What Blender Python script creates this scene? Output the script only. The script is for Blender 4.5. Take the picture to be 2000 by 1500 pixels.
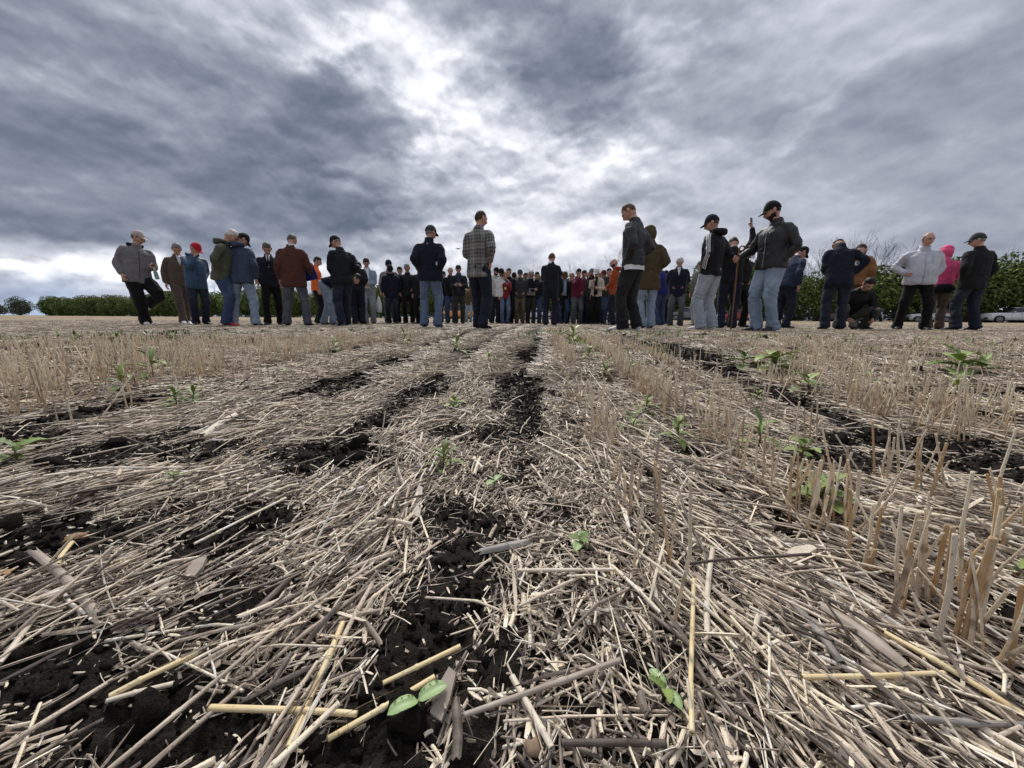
import bpy, bmesh, math, random
import numpy as np
from mathutils import Vector, Matrix, noise, Quaternion, Euler
from mathutils.bvhtree import BVHTree
R = math.radians
rng = np.random.default_rng(7)
random.seed(7)
for o in list(bpy.data.objects):
    bpy.data.objects.remove(o)
scene = bpy.context.scene
C = scene.collection

# ---------------------------------------------------------------- camera
FPX = 751.0            # focal length in pixels of the 2000 px wide photograph
CAM_H = 0.33
PITCH = math.atan((750 - 621) / FPX)
ROLL = R(0.34)
cam_d = bpy.data.cameras.new('camera')
cam = bpy.data.objects.new('camera', cam_d)
C.objects.link(cam)
cam.location = (0, 0, CAM_H)
cam_rot = Matrix.Rotation(R(90) - PITCH, 3, 'X') @ Matrix.Rotation(ROLL, 3, 'Z')
cam.rotation_euler = cam_rot.to_euler()
cam_d.sensor_width = 36.0
cam_d.lens = 36.0 * FPX / 2000.0
cam_d.clip_start = 0.02
cam_d.clip_end = 5000
scene.camera = cam

def pix_dir(px, py):
    v = cam_rot @ Vector(((px - 1000) / FPX, (750 - py) / FPX, -1.0))
    return v
def pix_depth(px, py, z):
    """point seen at the pixel, at z metres along the optical axis"""
    return Vector((0, 0, CAM_H)) + pix_dir(px, py) * z

# ---------------------------------------------------------------- world
EXPO = 2.1                        # exposed for the ground
SUN_EL, SUN_AZ = R(50), R(-8)      # sun behind the clouds, ahead of the camera
world = bpy.data.worlds.new('World')
scene.world = world
world.use_nodes = True
wn, wl = world.node_tree.nodes, world.node_tree.links
wn.clear()

class G:
    """tiny expression helper for shader trees"""
    def __init__(s, tree):
        s.t, s.n, s.l = tree, tree.nodes, tree.links
    def put(s, sock, v):
        if hasattr(v, 'links'): s.l.new(v, sock)
        elif v is not None: sock.default_value = v
    def m(s, op, a, b=None, c=None, clamp=False):
        nd = s.n.new('ShaderNodeMath'); nd.operation = op; nd.use_clamp = clamp
        s.put(nd.inputs[0], a); s.put(nd.inputs[1], b)
        if c is not None: s.put(nd.inputs[2], c)
        return nd.outputs[0]
    def v(s, op, a, b=None, scale=None):
        nd = s.n.new('ShaderNodeVectorMath'); nd.operation = op
        s.put(nd.inputs[0], a)
        if b is not None: s.put(nd.inputs[1], b)
        if scale is not None: s.put(nd.inputs['Scale'], scale)
        return nd.outputs['Value'] if op in ('DOT_PRODUCT', 'LENGTH', 'DISTANCE') else nd.outputs[0]
    def comb(s, x, y, z):
        nd = s.n.new('ShaderNodeCombineXYZ')
        for i, q in enumerate((x, y, z)): s.put(nd.inputs[i], q)
        return nd.outputs[0]
    def sep(s, a):
        nd = s.n.new('ShaderNodeSeparateXYZ'); s.put(nd.inputs[0], a)
        return nd.outputs
    def noise(s, vec, scale, detail=4, rough=.5, dist=0, color=False, lac=2.0):
        nd = s.n.new('ShaderNodeTexNoise')
        s.put(nd.inputs['Vector'], vec)
        nd.inputs['Scale'].default_value = scale; nd.inputs['Detail'].default_value = detail
        nd.inputs['Roughness'].default_value = rough; nd.inputs['Distortion'].default_value = dist
        nd.inputs['Lacunarity'].default_value = lac
        return nd.outputs['Color'] if color else nd.outputs[0]
    def ramp(s, f, stops, interp='LINEAR'):
        nd = s.n.new('ShaderNodeValToRGB'); cr = nd.color_ramp; cr.interpolation = interp
        while len(cr.elements) < len(stops): cr.elements.new(0.5)
        for e, (p, c) in zip(cr.elements, stops):
            e.position = p; e.color = (*c, 1) if len(c) == 3 else c
        s.put(nd.inputs[0], f)
        return nd.outputs[0]
    def mix(s, f, a, b, mode='MIX'):
        nd = s.n.new('ShaderNodeMix'); nd.data_type = 'RGBA'; nd.blend_type = mode
        s.put(nd.inputs[0], f)
        for i, q in ((6, a), (7, b)):
            if isinstance(q, tuple) and len(q) == 3: q = (*q, 1)
            s.put(nd.inputs[i], q)
        return nd.outputs[2]
    def mapr(s, f, a, b, c=0., d=1., smooth=False):
        nd = s.n.new('ShaderNodeMapRange')
        if smooth: nd.interpolation_type = 'SMOOTHSTEP'
        s.put(nd.inputs[0], f)
        for i, q in enumerate((a, b, c, d)): nd.inputs[i + 1].default_value = q
        return nd.outputs[0]

# cloud deck: broad cloud masses given by direction (azimuth, elevation), broken up by fractal noise
def azel(px, py):
    d = pix_dir(px, py).normalized()
    return math.atan2(d.x, d.y), math.asin(d.z)
BLOBS = [  # centre x, y, radius x, y, turn, brightness, hard edge
    (180, 250, 420, 260, 0, -.15, 0), (420, 210, 240, 120, 28, -.05, 0), (330, 330, 420, 130, 8, -.09, 0),
    (700, 270, 130, 190, -35, -.30, 1), (610, 330, 180, 110, 20, -.14, 0), (560, 150, 110, 75, 40, -.08, 0),
    (240, 430, 400, 62, 4, -.20, 0), (30, 120, 180, 200, 0, -.10, 0), (560, 440, 160, 55, 0, -.06, 0),
    (790, 385, 90, 60, -10, -.10, 0), (420, 390, 60, 34, 0, .07, 0), (330, 290, 36, 40, 0, .08, 0),
    (690, 95, 200, 60, 40, .34, 0), (820, 190, 130, 170, 30, .25, 0), (630, 40, 110, 40, 10, .16, 0),
    (900, 80, 170, 140, 20, .12, 0), (960, 330, 260, 150, 0, .06, 0), (1080, 90, 170, 130, 20, -.27, 0), (1180, 150, 110, 100, 0, -.10, 0), (960, 20, 110, 60, 0, -.14, 0),
    (1290, 70, 70, 110, -10, .22, 0), (1050, 250, 240, 90, 0, .16, 0), (1000, 340, 190, 60, 0, .06, 0),
    (1150, 300, 120, 70, 0, .10, 0), (1090, 480, 180, 50, 0, .34, 0), (980, 400, 80, 46, 0, .24, 0), (1180, 330, 60, 30, 10, .14, 0),
    (1380, 200, 160, 90, 20, -.12, 0), (1700, 210, 280, 80, -22, -.12, 0), (1620, 130, 200, 40, -24, .10, 0), (1560, 240, 150, 26, -38, .16, 0),
    (1800, 60, 260, 70, -20, -.06, 0), (1450, 400, 300, 160, 0, .09, 0), (1750, 420, 360, 110, 0, -.04, 0), (1900, 520, 260, 70, 0, -.08, 0), (1600, 60, 400, 140, -10, .07, 0), (1950, 230, 140, 200, 0, -.08, 0),
    (90, 490, 230, 22, 5, .26, 0), (250, 540, 190, 26, 0, .50, 0), (40, 540, 130, 26, 0, .30, 0), (30, 528, 60, 10, 5, -.22, 0), (420, 580, 120, 40, 0, .36, 0),
    (700, 530, 200, 36, 0, .18, 0), (870, 520, 90, 34, 0, .10, 0), (1240, 560, 180, 30, 0, .16, 0),
]
g = G(world.node_tree)
tc = wn.new('ShaderNodeTexCoord')
dirn = g.v('NORMALIZE', tc.outputs['Generated'])
dx, dy, dz = g.sep(dirn)
az = g.m('ARCTAN2', dx, dy)
el = g.m('ARCSINE', dz)
den = g.m('ADD', g.m('MAXIMUM', dz, 0.0), 0.16)
P = g.comb(g.m('DIVIDE', dx, den), g.m('DIVIDE', dy, den), 0.0)
# streaks run away from the camera towards the upper right
Pr = g.n.new('ShaderNodeMapping'); g.put(Pr.inputs['Vector'], P)
Pr.inputs['Rotation'].default_value = (0, 0, R(38)); Pr.inputs['Scale'].default_value = (0.85, 1.1, 1)
PS = Pr.outputs[0]
AE = g.comb(az, g.m('MULTIPLY', el, 1.25), 0.0)
D3 = g.v('MULTIPLY', dirn, (1.0, 1.0, 1.7))
w1 = g.noise(D3, 2.2, 3, .5, 0, True)
w2 = g.noise(D3, 6.5, 5, .55, 0, True)
wa = g.v('SCALE', g.v('SUBTRACT', w1, (.5, .5, .5)), scale=.26)
wb = g.v('SCALE', g.v('SUBTRACT', w2, (.5, .5, .5)), scale=.30)
wx, wy, _ = g.sep(g.v('ADD', wa, wb))
fade = g.mapr(el, .0, .22, .12, 1.0)
Q = g.comb(g.m('ADD', az, wx), g.m('ADD', el, g.m('MULTIPLY', wy, fade)), 1.0)
acc = None
for (bx, by, rx, ry, turn, amp, hard) in BLOBS:
    a0, e0 = azel(bx, by)
    ax, ex = azel(bx + 5, by); ay, ey = azel(bx, by + 5)
    Jinv = np.array([[(ax - a0) / 5, (ay - a0) / 5], [(ex - e0) / 5, (ey - e0) / 5]])   # d(az,el)/d(px)
    J = np.linalg.inv(Jinv)
    t = R(turn); Rt = np.array([[math.cos(t), math.sin(t)], [-math.sin(t), math.cos(t)]])
    M = np.diag([1 / rx, 1 / ry]) @ Rt @ J
    c = -M @ np.array([a0, e0])
    u = g.v('DOT_PRODUCT', Q, (M[0, 0], M[0, 1], c[0]))
    vv = g.v('DOT_PRODUCT', Q, (M[1, 0], M[1, 1], c[1]))
    r2 = g.m('MULTIPLY_ADD', u, u, g.m('MULTIPLY', vv, vv))
    if hard: r2 = g.m('MULTIPLY', r2, r2)
    wgt = g.m('POWER', math.exp(-1.0), r2)
    acc = g.m('MULTIPLY_ADD', wgt, amp, acc if acc is not None else 0.0)
n1 = g.noise(PS, 1.3, 5, .48, .1)
n2 = g.noise(D3, 4.2, 7, .50, .1)
sh = g.v('ADD', D3, (0.004, -0.006, 0.036))
n2b = g.noise(sh, 4.2, 7, .50, .1)
n3 = g.noise(D3, 12.0, 5, .52, .1); n3b = g.noise(g.v('ADD', D3, (.002, -.003, .015)), 12.0, 5, .52, .1)
relief = g.m('MULTIPLY_ADD', g.m('SUBTRACT', n2, n2b), 1.05, g.m('MULTIPLY', g.m('SUBTRACT', n3, n3b), .55))
def puffs(vec):
    nd = g.n.new('ShaderNodeTexVoronoi'); nd.feature = 'F1'; g.put(nd.inputs['Vector'], vec)
    nd.inputs['Scale'].default_value = 6.5; nd.inputs['Detail'].default_value = 2.0; nd.inputs['Roughness'].default_value = .5
    return nd.outputs['Distance']
DW = g.v('ADD', D3, g.v('SCALE', g.v('SUBTRACT', w2, (.5, .5, .5)), scale=.16))
pf = g.m('SUBTRACT', puffs(g.v('ADD', DW, (.003, -.004, .022))), puffs(DW))
pmask = g.mapr(g.noise(D3, 2.4, 2, .5), .40, .58, .25, 1.0)
relief = g.m('ADD', relief, g.m('MULTIPLY', g.m('MULTIPLY', pf, pmask), .55))
relief = g.m('MULTIPLY', relief, g.mapr(az, -.1, .7, 1.0, .55))
ns = g.m('ADD', g.m('MULTIPLY', g.m('SUBTRACT', n1, .5), .24), g.m('MULTIPLY', g.m('SUBTRACT', n2, .5), .46))
lvl = g.m('ADD', g.m('ADD', acc, g.mapr(el, .7, 1.3, .52, .74)), g.m('ADD', g.m('MULTIPLY', g.m('MULTIPLY', ns, g.mapr(az, -.1, .7, 1.0, .72)), g.mapr(el, 0, .12, .35, 1.)), relief))
cloud = g.ramp(lvl, [(0.0, (.118, .145, .200)), (.16, (.162, .190, .250)), (.34, (.236, .264, .332)),
                     (.52, (.350, .376, .446)), (.70, (.525, .550, .622)), (.86, (.76, .78, .84)), (1.0, (.94, .95, 1.0))])
sky = wn.new('ShaderNodeTexSky'); sky.sky_type = 'NISHITA'; sky.sun_disc = False
sky.sun_elevation = SUN_EL; sky.sun_rotation = SUN_AZ
# thin gaps close to the horizon let the blue sky through
gap = g.m('MULTIPLY', g.mapr(el, .07, .015, 0, 1), g.mapr(n2, .42, .58, 1.0, .25))
low = g.mapr(el, -.01, .0, 0, 1)
blue = wn.new('ShaderNodeBackground'); g.put(blue.inputs[0], sky.outputs[0]); blue.inputs[1].default_value = .065
g.put(sky.inputs[0], g.v('NORMALIZE', g.v('ADD', dirn, (0, 0, .30))))
clb = wn.new('ShaderNodeBackground'); g.put(clb.inputs[0], cloud); clb.inputs[1].default_value = 1.16 / EXPO
mx = wn.new('ShaderNodeMixShader')
g.put(mx.inputs[0], g.m('MULTIPLY', g.m('MULTIPLY', gap, low), .75)); wl.new(clb.outputs[0], mx.inputs[1]); wl.new(blue.outputs[0], mx.inputs[2])
wo = wn.new('ShaderNodeOutputWorld'); wl.new(mx.outputs[0], wo.inputs[0])
world.cycles.sampling_method = 'MANUAL'; world.cycles.sample_map_resolution = 512

sun_d = bpy.data.lights.new('sun', 'SUN'); sun = bpy.data.objects.new('sun', sun_d); C.objects.link(sun)
sun_d.energy = 1.5; sun_d.angle = R(22); sun_d.color = (1, .965, .91)
sun.rotation_euler = Vector((math.sin(SUN_AZ) * math.cos(SUN_EL), math.cos(SUN_AZ) * math.cos(SUN_EL), math.sin(SUN_EL))).to_track_quat('Z', 'Y').to_euler()
scene.view_settings.view_transform = 'Standard'; scene.view_settings.look = 'None'
scene.view_settings.exposure = math.log2(EXPO); scene.view_settings.gamma = 1.0; scene.view_settings.use_curve_mapping = False
scene.cycles.max_bounces = 5; scene.cycles.diffuse_bounces = 3; scene.cycles.transparent_max_bounces = 6
scene.cycles.caustics_reflective = False; scene.cycles.caustics_refractive = False

# ---------------------------------------------------------------- helpers
MATS = {}
def material(name, col=(.5, .5, .5), rough=.8, spec=.3, build=None, metal=0.0):
    if name in MATS: return MATS[name]
    m = bpy.data.materials.new(name); m.use_nodes = True
    b = m.node_tree.nodes['Principled BSDF']
    b.inputs['Base Color'].default_value = (*col, 1); b.inputs['Roughness'].default_value = rough
    b.inputs['Specular IOR Level'].default_value = spec; b.inputs['Metallic'].default_value = metal
    if build: build(G(m.node_tree), b)
    MATS[name] = m
    return m
def bump(gg, b, h, strength=.4, dist=.01):
    nd = gg.n.new('ShaderNodeBump'); nd.inputs['Strength'].default_value = strength; nd.inputs['Distance'].default_value = dist
    gg.put(nd.inputs['Height'], h); gg.l.new(nd.outputs[0], b.inputs['Normal'])
def coord(gg, kind='Object'):
    return gg.n.new('ShaderNodeTexCoord').outputs[kind]
def mesh_from(name, verts, faces, mats=None, smooth=False, mat_idx=None):
    me = bpy.data.meshes.new(name)
    me.from_pydata([tuple(v) for v in verts], [], [tuple(f) for f in faces])
    for m in (mats if isinstance(mats, (list, tuple)) else [mats] if mats else []): me.materials.append(m)
    if smooth: me.polygons.foreach_set('use_smooth', [True] * len(me.polygons))
    if mat_idx is not None: me.polygons.foreach_set('material_index', mat_idx)
    me.update()
    return me
def link(name, me, parent=None, loc=None, rot=None):
    o = bpy.data.objects.new(name, me); C.objects.link(o)
    if parent: o.parent = parent
    if loc is not None: o.location = loc
    if rot is not None: o.rotation_euler = rot
    return o
def tag(o, label=None, cat=None, group=None, kind=None):
    if label: o['label'] = label
    if cat: o['category'] = cat
    if group: o['group'] = group
    if kind: o['kind'] = kind
    return o
def empty(name, loc=(0, 0, 0), rz=0.0):
    o = bpy.data.objects.new(name, None); C.objects.link(o); o.location = loc; o.rotation_euler = (0, 0, rz)
    o.empty_display_size = .1
    return o

# vectorised gradient noise
_perm = np.random.default_rng(3).permutation(512)
_grad = np.stack([np.cos(np.arange(512) * 2.399), np.sin(np.arange(512) * 2.399)], 1)
def pnoise(x, y, seed=0):
    x = np.asarray(x, float) + seed * 17.31; y = np.asarray(y, float) - seed * 9.17
    xi = np.floor(x).astype(int); yi = np.floor(y).astype(int); xf = x - xi; yf = y - yi
    def gr(a, b):
        h = _perm[(_perm[a & 511] + b) & 511]; return _grad[h]
    def d(a, b, fx, fy):
        q = gr(a, b); return q[..., 0] * fx + q[..., 1] * fy
    u = xf * xf * xf * (xf * (xf * 6 - 15) + 10); v = yf * yf * yf * (yf * (yf * 6 - 15) + 10)
    n00 = d(xi, yi, xf, yf); n10 = d(xi + 1, yi, xf - 1, yf); n01 = d(xi, yi + 1, xf, yf - 1); n11 = d(xi + 1, yi + 1, xf - 1, yf - 1)
    return (n00 * (1 - u) + n10 * u) * (1 - v) + (n01 * (1 - u) + n11 * u) * v
def fbm(x, y, oct=4, seed=0, rough=.5):
    s = 0; a = 1.0; t = 0
    for k in range(oct):
        s = s + a * pnoise(x * 2 ** k, y * 2 ** k, seed + k * 3); t += a; a *= rough
    return s / t
def sstep(a, b, x):
    t = np.clip((x - a) / (b - a), 0, 1); return t * t * (3 - 2 * t)

# ---------------------------------------------------------------- the lie of the field
ROW = math.atan((1060 - 1000) / FPX)           # the drill rows run a little to the right of the view
RC, RS = math.cos(ROW), math.sin(ROW)
def uv_of(x, y): return x * RS + y * RC, x * RC - y * RS      # along, across
def ground_base(x, y):
    r = np.hypot(x, y)
    return 0.13 * sstep(0.1, 5.6, r)
def ground_hit(px, py):
    d = pix_dir(px, py); p = Vector((0, 0, CAM_H)); t = 0.05
    for i in range(4000):
        q = p + d * t
        if q.z <= float(ground_base(q.x, q.y)): return q
        t *= 1.004
    return q
SOIL = [  # bare patches seen in the photograph: pixel centre, half size across / along (m), weight
    (650, 885, .075, .10, 1), (560, 880, .05, .06, .7), (250, 885, .16, .05, .9), (430, 870, .12, .04, .6), (60, 1060, .10, .05, 1.1), (180, 1050, .07, .04, .9), (430, 1055, .045, .05, 1), (520, 1010, .06, .03, .9),
    (340, 1000, .07, .035, .5), (880, 1010, .035, .035, 1), (960, 1030, .05, .03, .8), (900, 1090, .03, .035, 1), (930, 1150, .03, .03, .9), (840, 1200, .03, .03, .8), (480, 1170, .035, .03, .8),
    (130, 1290, .05, .022, 1), (30, 1350, .05, .02, 1), (260, 1390, .05, .02, 1), (330, 1430, .06, .018, 1), (460, 1430, .035, .018, .9), (730, 1440, .035, .02, 1), (810, 1300, .03, .028, 1), (870, 1260, .03, .02, .8), (700, 1480, .04, .018, 1), (930, 1470, .014, .02, .9),
    (760, 830, .05, .05, .7), (880, 850, .05, .05, .8), (980, 850, .05, .09, .8), (990, 800, .04, .08, .6), (1040, 700, .07, .5, .9), (1020, 745, .07, .25, .9), (1000, 780, .06, .15, .6), (760, 905, .05, .05, .5),
    (820, 770, .10, .12, .7), (700, 745, .12, .25, .7), (860, 750, .10, .14, .5), (780, 710, .12, .4, .5), (900, 690, .10, .4, .4), (1260, 680, .12, .9, .4), (1350, 690, .14, .7, .8), (1420, 730, .12, .3, .7), (1500, 770, .10, .2, .6),
    (1640, 900, .08, .06, .9), (1560, 890, .05, .05, .4), (1760, 870, .16, .05, 1), (1900, 910, .14, .045, 1), (1970, 930, .1, .04, .9), (1880, 780, .25, .1, .6), (1400, 975, .03, .02, .8), (1620, 860, .07, .05, .6), (1960, 1220, .04, .03, .7), (1900, 1330, .02, .02, .4),
    (50, 850, .16, .06, .8), (240, 770, .14, .12, .5), (150, 910, .12, .04, .5), (1820, 700, .4, .4, .4), (420, 700, .4, .3, .3), (250, 660, 1.0, .8, .35),
]
FURROWS = [(-.07, 1.0, .046), (-.50, .66, .048), (-.95, .66, .05), (-1.40, .62, .06), (-1.86, .5, .06), (-2.32, .5, .06), (.40, .30, .04), (.93, .75, .05), (1.40, .55, .06), (1.86, .6, .06), (2.32, .5, .06)] + [(2.32 + .46 * k, .45, .06) for k in range(1, 9)] + [(-2.32 - .46 * k, .5, .07) for k in range(1, 9)]
SOILW = []
for (px, py, a, b, w) in SOIL:
    q = ground_hit(px, py); uu, v_ = uv_of(q.x, q.y); SOILW.append((uu, v_, a, b, w))
def soil_mask(x, y):
    u, v = uv_of(x, y)
    r = np.hypot(x, y)
    sc = np.clip(r, .35, 3)
    wu = u + fbm(x * 5 / sc, y * 5 / sc, 4, 5) * .12 * sc; wv = v + fbm(x * 6 / sc, y * 6 / sc, 4, 9) * .10 * sc
    s = np.zeros_like(np.asarray(x, float))
    for (a0, b0, ra, rb, w) in SOILW:
        s = np.maximum(s, w * np.exp(-(((wv - b0) / ra) ** 2 + ((wu - a0) / rb) ** 2) * .62))
    far = sstep(1.2, 3.0, r)
    # the seeding furrows, 45 cm apart, show as broken dark lines that run to the crowd
    for (v0, k, wd) in FURROWS:
        q = (v - v0 - .018 * np.sin(u * 2.3 + v0 * 9) - fbm(u * 3.1, v * 3 + v0 * 7, 3, 31) * .05) / (wd * (1 + .05 * np.clip(r, 0, 8)))
        on = sstep(-.34, .10, fbm(u * 1.7, v0 * 5.0 + u * 0, 3, 12) + (k - .55) * .9)
        s = np.maximum(s, np.exp(-q * q) * on * k * 1.15 * (sstep(.55, 1.0, u) if v0 < -.2 or v0 > .2 else (.12 + .88 * sstep(.75, 1.3, u)) * sstep(.2, .35, u)) * (1 - .5 * sstep(6, 14, r)))
    rag = fbm(x * 26, y * 26, 3, 77)
    s = np.clip(s * 1.15 + rag * .55 * (s > .12), 0, 1)
    s = np.maximum(s, np.clip(fbm(x * 7, y * 7, 4, 33) * 3.4 - .38, 0, .85) * (1 - far))
    s = np.maximum(s, np.clip(fbm(x * 3.2, y * 3.2, 4, 37) * 3.4 - .55, 0, .75) * far)
    return np.clip(s, 0, 1)
def ground_z(x, y, soil=None, fine=True):
    x = np.asarray(x, float); y = np.asarray(y, float)
    if soil is None: soil = soil_mask(x, y)
    u, v = uv_of(x, y); r = np.hypot(x, y)
    z = ground_base(x, y)
    near = 1 - .75 * sstep(2.5, 8, r)
    z = z + (fbm(v * 4.5, u * 1.1, 3, 41) * .020 + fbm(x * 9, y * 9, 3, 51) * .010) * near
    z = z - soil * .010 * near
    z = z - .03 * np.exp(-(r / .16) ** 2)
    if fine:
        clod = np.abs(fbm(x * 30, y * 30, 3, 61)) * .030 + np.abs(fbm(x * 95, y * 95, 2, 71)) * .012
        z = z + clod * np.clip(soil * 1.6, .15, 1) * (1 - sstep(3, 6, r))
    return z

def mat_soil(gg, b):
    co = coord(gg)
    at = gg.n.new('ShaderNodeAttribute'); at.attribute_name = 'cover'
    n = gg.noise(co, 60, 6, .65); n2 = gg.noise(co, 400, 3, .6)
    dark = gg.ramp(n, [(.3, (.013, .0108, .009)), (.62, (.034, .028, .0225)), (.8, (.065, .053, .042))])
    # beyond the built straw the cover is a fine tan speckle with dark streaks along the rows
    mp = gg.n.new('ShaderNodeMapping'); gg.put(mp.inputs[0], co); mp.inputs['Rotation'].default_value = (0, 0, ROW); mp.inputs['Scale'].default_value = (3.2, .35, 1)
    s1 = gg.noise(mp.outputs[0], 1.0, 8, .62); s2 = gg.noise(co, 9, 6, .7); s3 = gg.noise(co, .12, 4, .6)
    tan = gg.ramp(gg.m('ADD', gg.m('MULTIPLY', s1, .55), gg.m('MULTIPLY', s2, .45)),
                  [(.30, (.09, .072, .055)), (.45, (.26, .20, .14)), (.58, (.42, .335, .235)), (.75, (.52, .43, .31))])
    tan = gg.mix(gg.mapr(s3, .48, .7, 0, .35), tan, (.20, .21, .085))
    litter = gg.ramp(n2, [(.3, (.012, .010, .009)), (.55, (.035, .029, .024)), (.75, (.10, .08, .065))])
    far = gg.mapr(gg.v('LENGTH', co), 6.0, 14.0, 0, 1)
    cover = gg.mix(far, litter, tan)
    gg.put(b.inputs['Base Color'], gg.mix(at.outputs['Fac'], dark, cover))
    b.inputs['Roughness'].default_value = .95; b.inputs['Specular IOR Level'].default_value = .15
    bump(gg, b, gg.m('ADD', n, gg.m('MULTIPLY', n2, .5)), 1.0, .012)
M_SOIL = material('field_soil', build=mat_soil)

def build_ground():
    r = np.concatenate([[.0], np.geomspace(.06, 2.2, 250), np.geomspace(2.27, 12, 70), np.geomspace(13, 1500, 60)])
    a = np.concatenate([np.linspace(-78, 78, 420), np.linspace(84, 276, 26)]); a = np.radians(a)
    rr, aa = np.meshgrid(r, a, indexing='ij')
    x = rr * np.sin(aa); y = rr * np.cos(aa)
    soil = soil_mask(x, y); z = ground_z(x, y, soil)
    nr, na = rr.shape
    idx = np.arange(nr * na).reshape(nr, na)
    q = np.stack([idx[:-1, :], idx[1:, :], np.roll(idx, -1, 1)[1:, :], np.roll(idx, -1, 1)[:-1, :]], -1).reshape(-1, 4)
    q = q[:, ::-1]
    me = bpy.data.meshes.new('ground')
    me.vertices.add(nr * na); me.vertices.foreach_set('co', np.stack([x, y, z], -1).ravel())
    me.loops.add(q.size); me.loops.foreach_set('vertex_index', q.ravel())
    me.polygons.add(len(q)); me.polygons.foreach_set('loop_start', np.arange(0, q.size, 4)); me.polygons.foreach_set('loop_total', np.full(len(q), 4))
    me.update(calc_edges=True); me.validate()
    at = me.attributes.new('cover', 'FLOAT', 'POINT')
    at.data.foreach_set('value', (1 - np.clip(soil * 1.5, 0, 1)).ravel().astype(np.float32))
    me.polygons.foreach_set('use_smooth', [True] * len(me.polygons))
    me.materials.append(M_SOIL)
    return tag(link('ground', me), 'black soil of the harvested field', kind='structure')
build_ground()
# ---------------------------------------------------------------- straw
def mat_straw(kind):
    def f(gg, b):
        oi = gg.n.new('ShaderNodeObjectInfo'); rnd = oi.outputs['Random']
        co = coord(gg)
        x, y, z = gg.sep(co)
        st = gg.comb(gg.m('MULTIPLY', x, 26.0), gg.m('MULTIPLY', y, 900.0), gg.m('MULTIPLY', z, 900.0))
        if kind == 'stub':
            stops = [(0, (.44, .35, .27)), (.2, (.68, .56, .42)), (.5, (.80, .69, .52)), (.75, (.88, .77, .58)), (1, (.78, .58, .35))]
        else:
            stops = [(0, (.085, .066, .054)), (.20, (.19, .155, .130)), (.38, (.385, .315, .25)), (.56, (.61, .51, .40)), (.76, (.83, .71, .56)), (.90, (.91, .81, .60)), (1, (.94, .89, .80))]
        off = gg.v('ADD', st, gg.comb(gg.m('MULTIPLY', rnd, 173.), gg.m('MULTIPLY', rnd, 91.), 0.0))
        fib = gg.noise(off, 1.0, 4, .6)
        lng = gg.noise(gg.comb(gg.m('MULTIPLY', x, 40.), gg.m('MULTIPLY', rnd, 50.), 0.), 1.0, 2, .5)
        isl = gg.n.new('ShaderNodeNewGeometry').outputs['Random Per Island']
        t = gg.m('FRACT', gg.m('ADD', rnd, gg.m('MULTIPLY', isl, 7.31)))
        c = gg.ramp(gg.m('ADD', t, gg.m('MULTIPLY', gg.m('SUBTRACT', lng, .5), .5), clamp=True), stops)
        c = gg.mix(gg.mapr(fib, .40, .70, .0, .55), c, gg.mix(1.0, c, (.60, .53, .46), 'MULTIPLY'))
        spots = gg.noise(gg.v('ADD', gg.v('SCALE', co, scale=420.), gg.comb(gg.m('MULTIPLY', rnd, 99.), 0., 0.)), 1.0, 2, .5)
        c = gg.mix(gg.mapr(spots, .62, .68, 0, .75), c, (.05, .04, .035))
        if kind == 'stub':
            # darker, weathered collar around the node and a more orange lower sheath
            c = gg.mix(gg.mapr(gg.m('ABSOLUTE', gg.m('SUBTRACT', x, gg.m('MULTIPLY_ADD', rnd, .035, .05))), .002, .009, .55, 0), c, (.12, .09, .07))
            c = gg.mix(gg.m('MULTIPLY', gg.mapr(x, .07, .02, 0, .55), gg.mapr(t, .3, .8, 0, 1)), c, (.52, .27, .09))
        gg.put(b.inputs['Base Color'], c)
        b.inputs['Roughness'].default_value = .55; b.inputs['Specular IOR Level'].default_value = .35
        bump(gg, b, fib, .5, .001)
    return f
M_STRAW = material('dry_straw', build=mat_straw('lit'))
M_STUB = material('stubble_straw', build=mat_straw('stub'))

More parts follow.
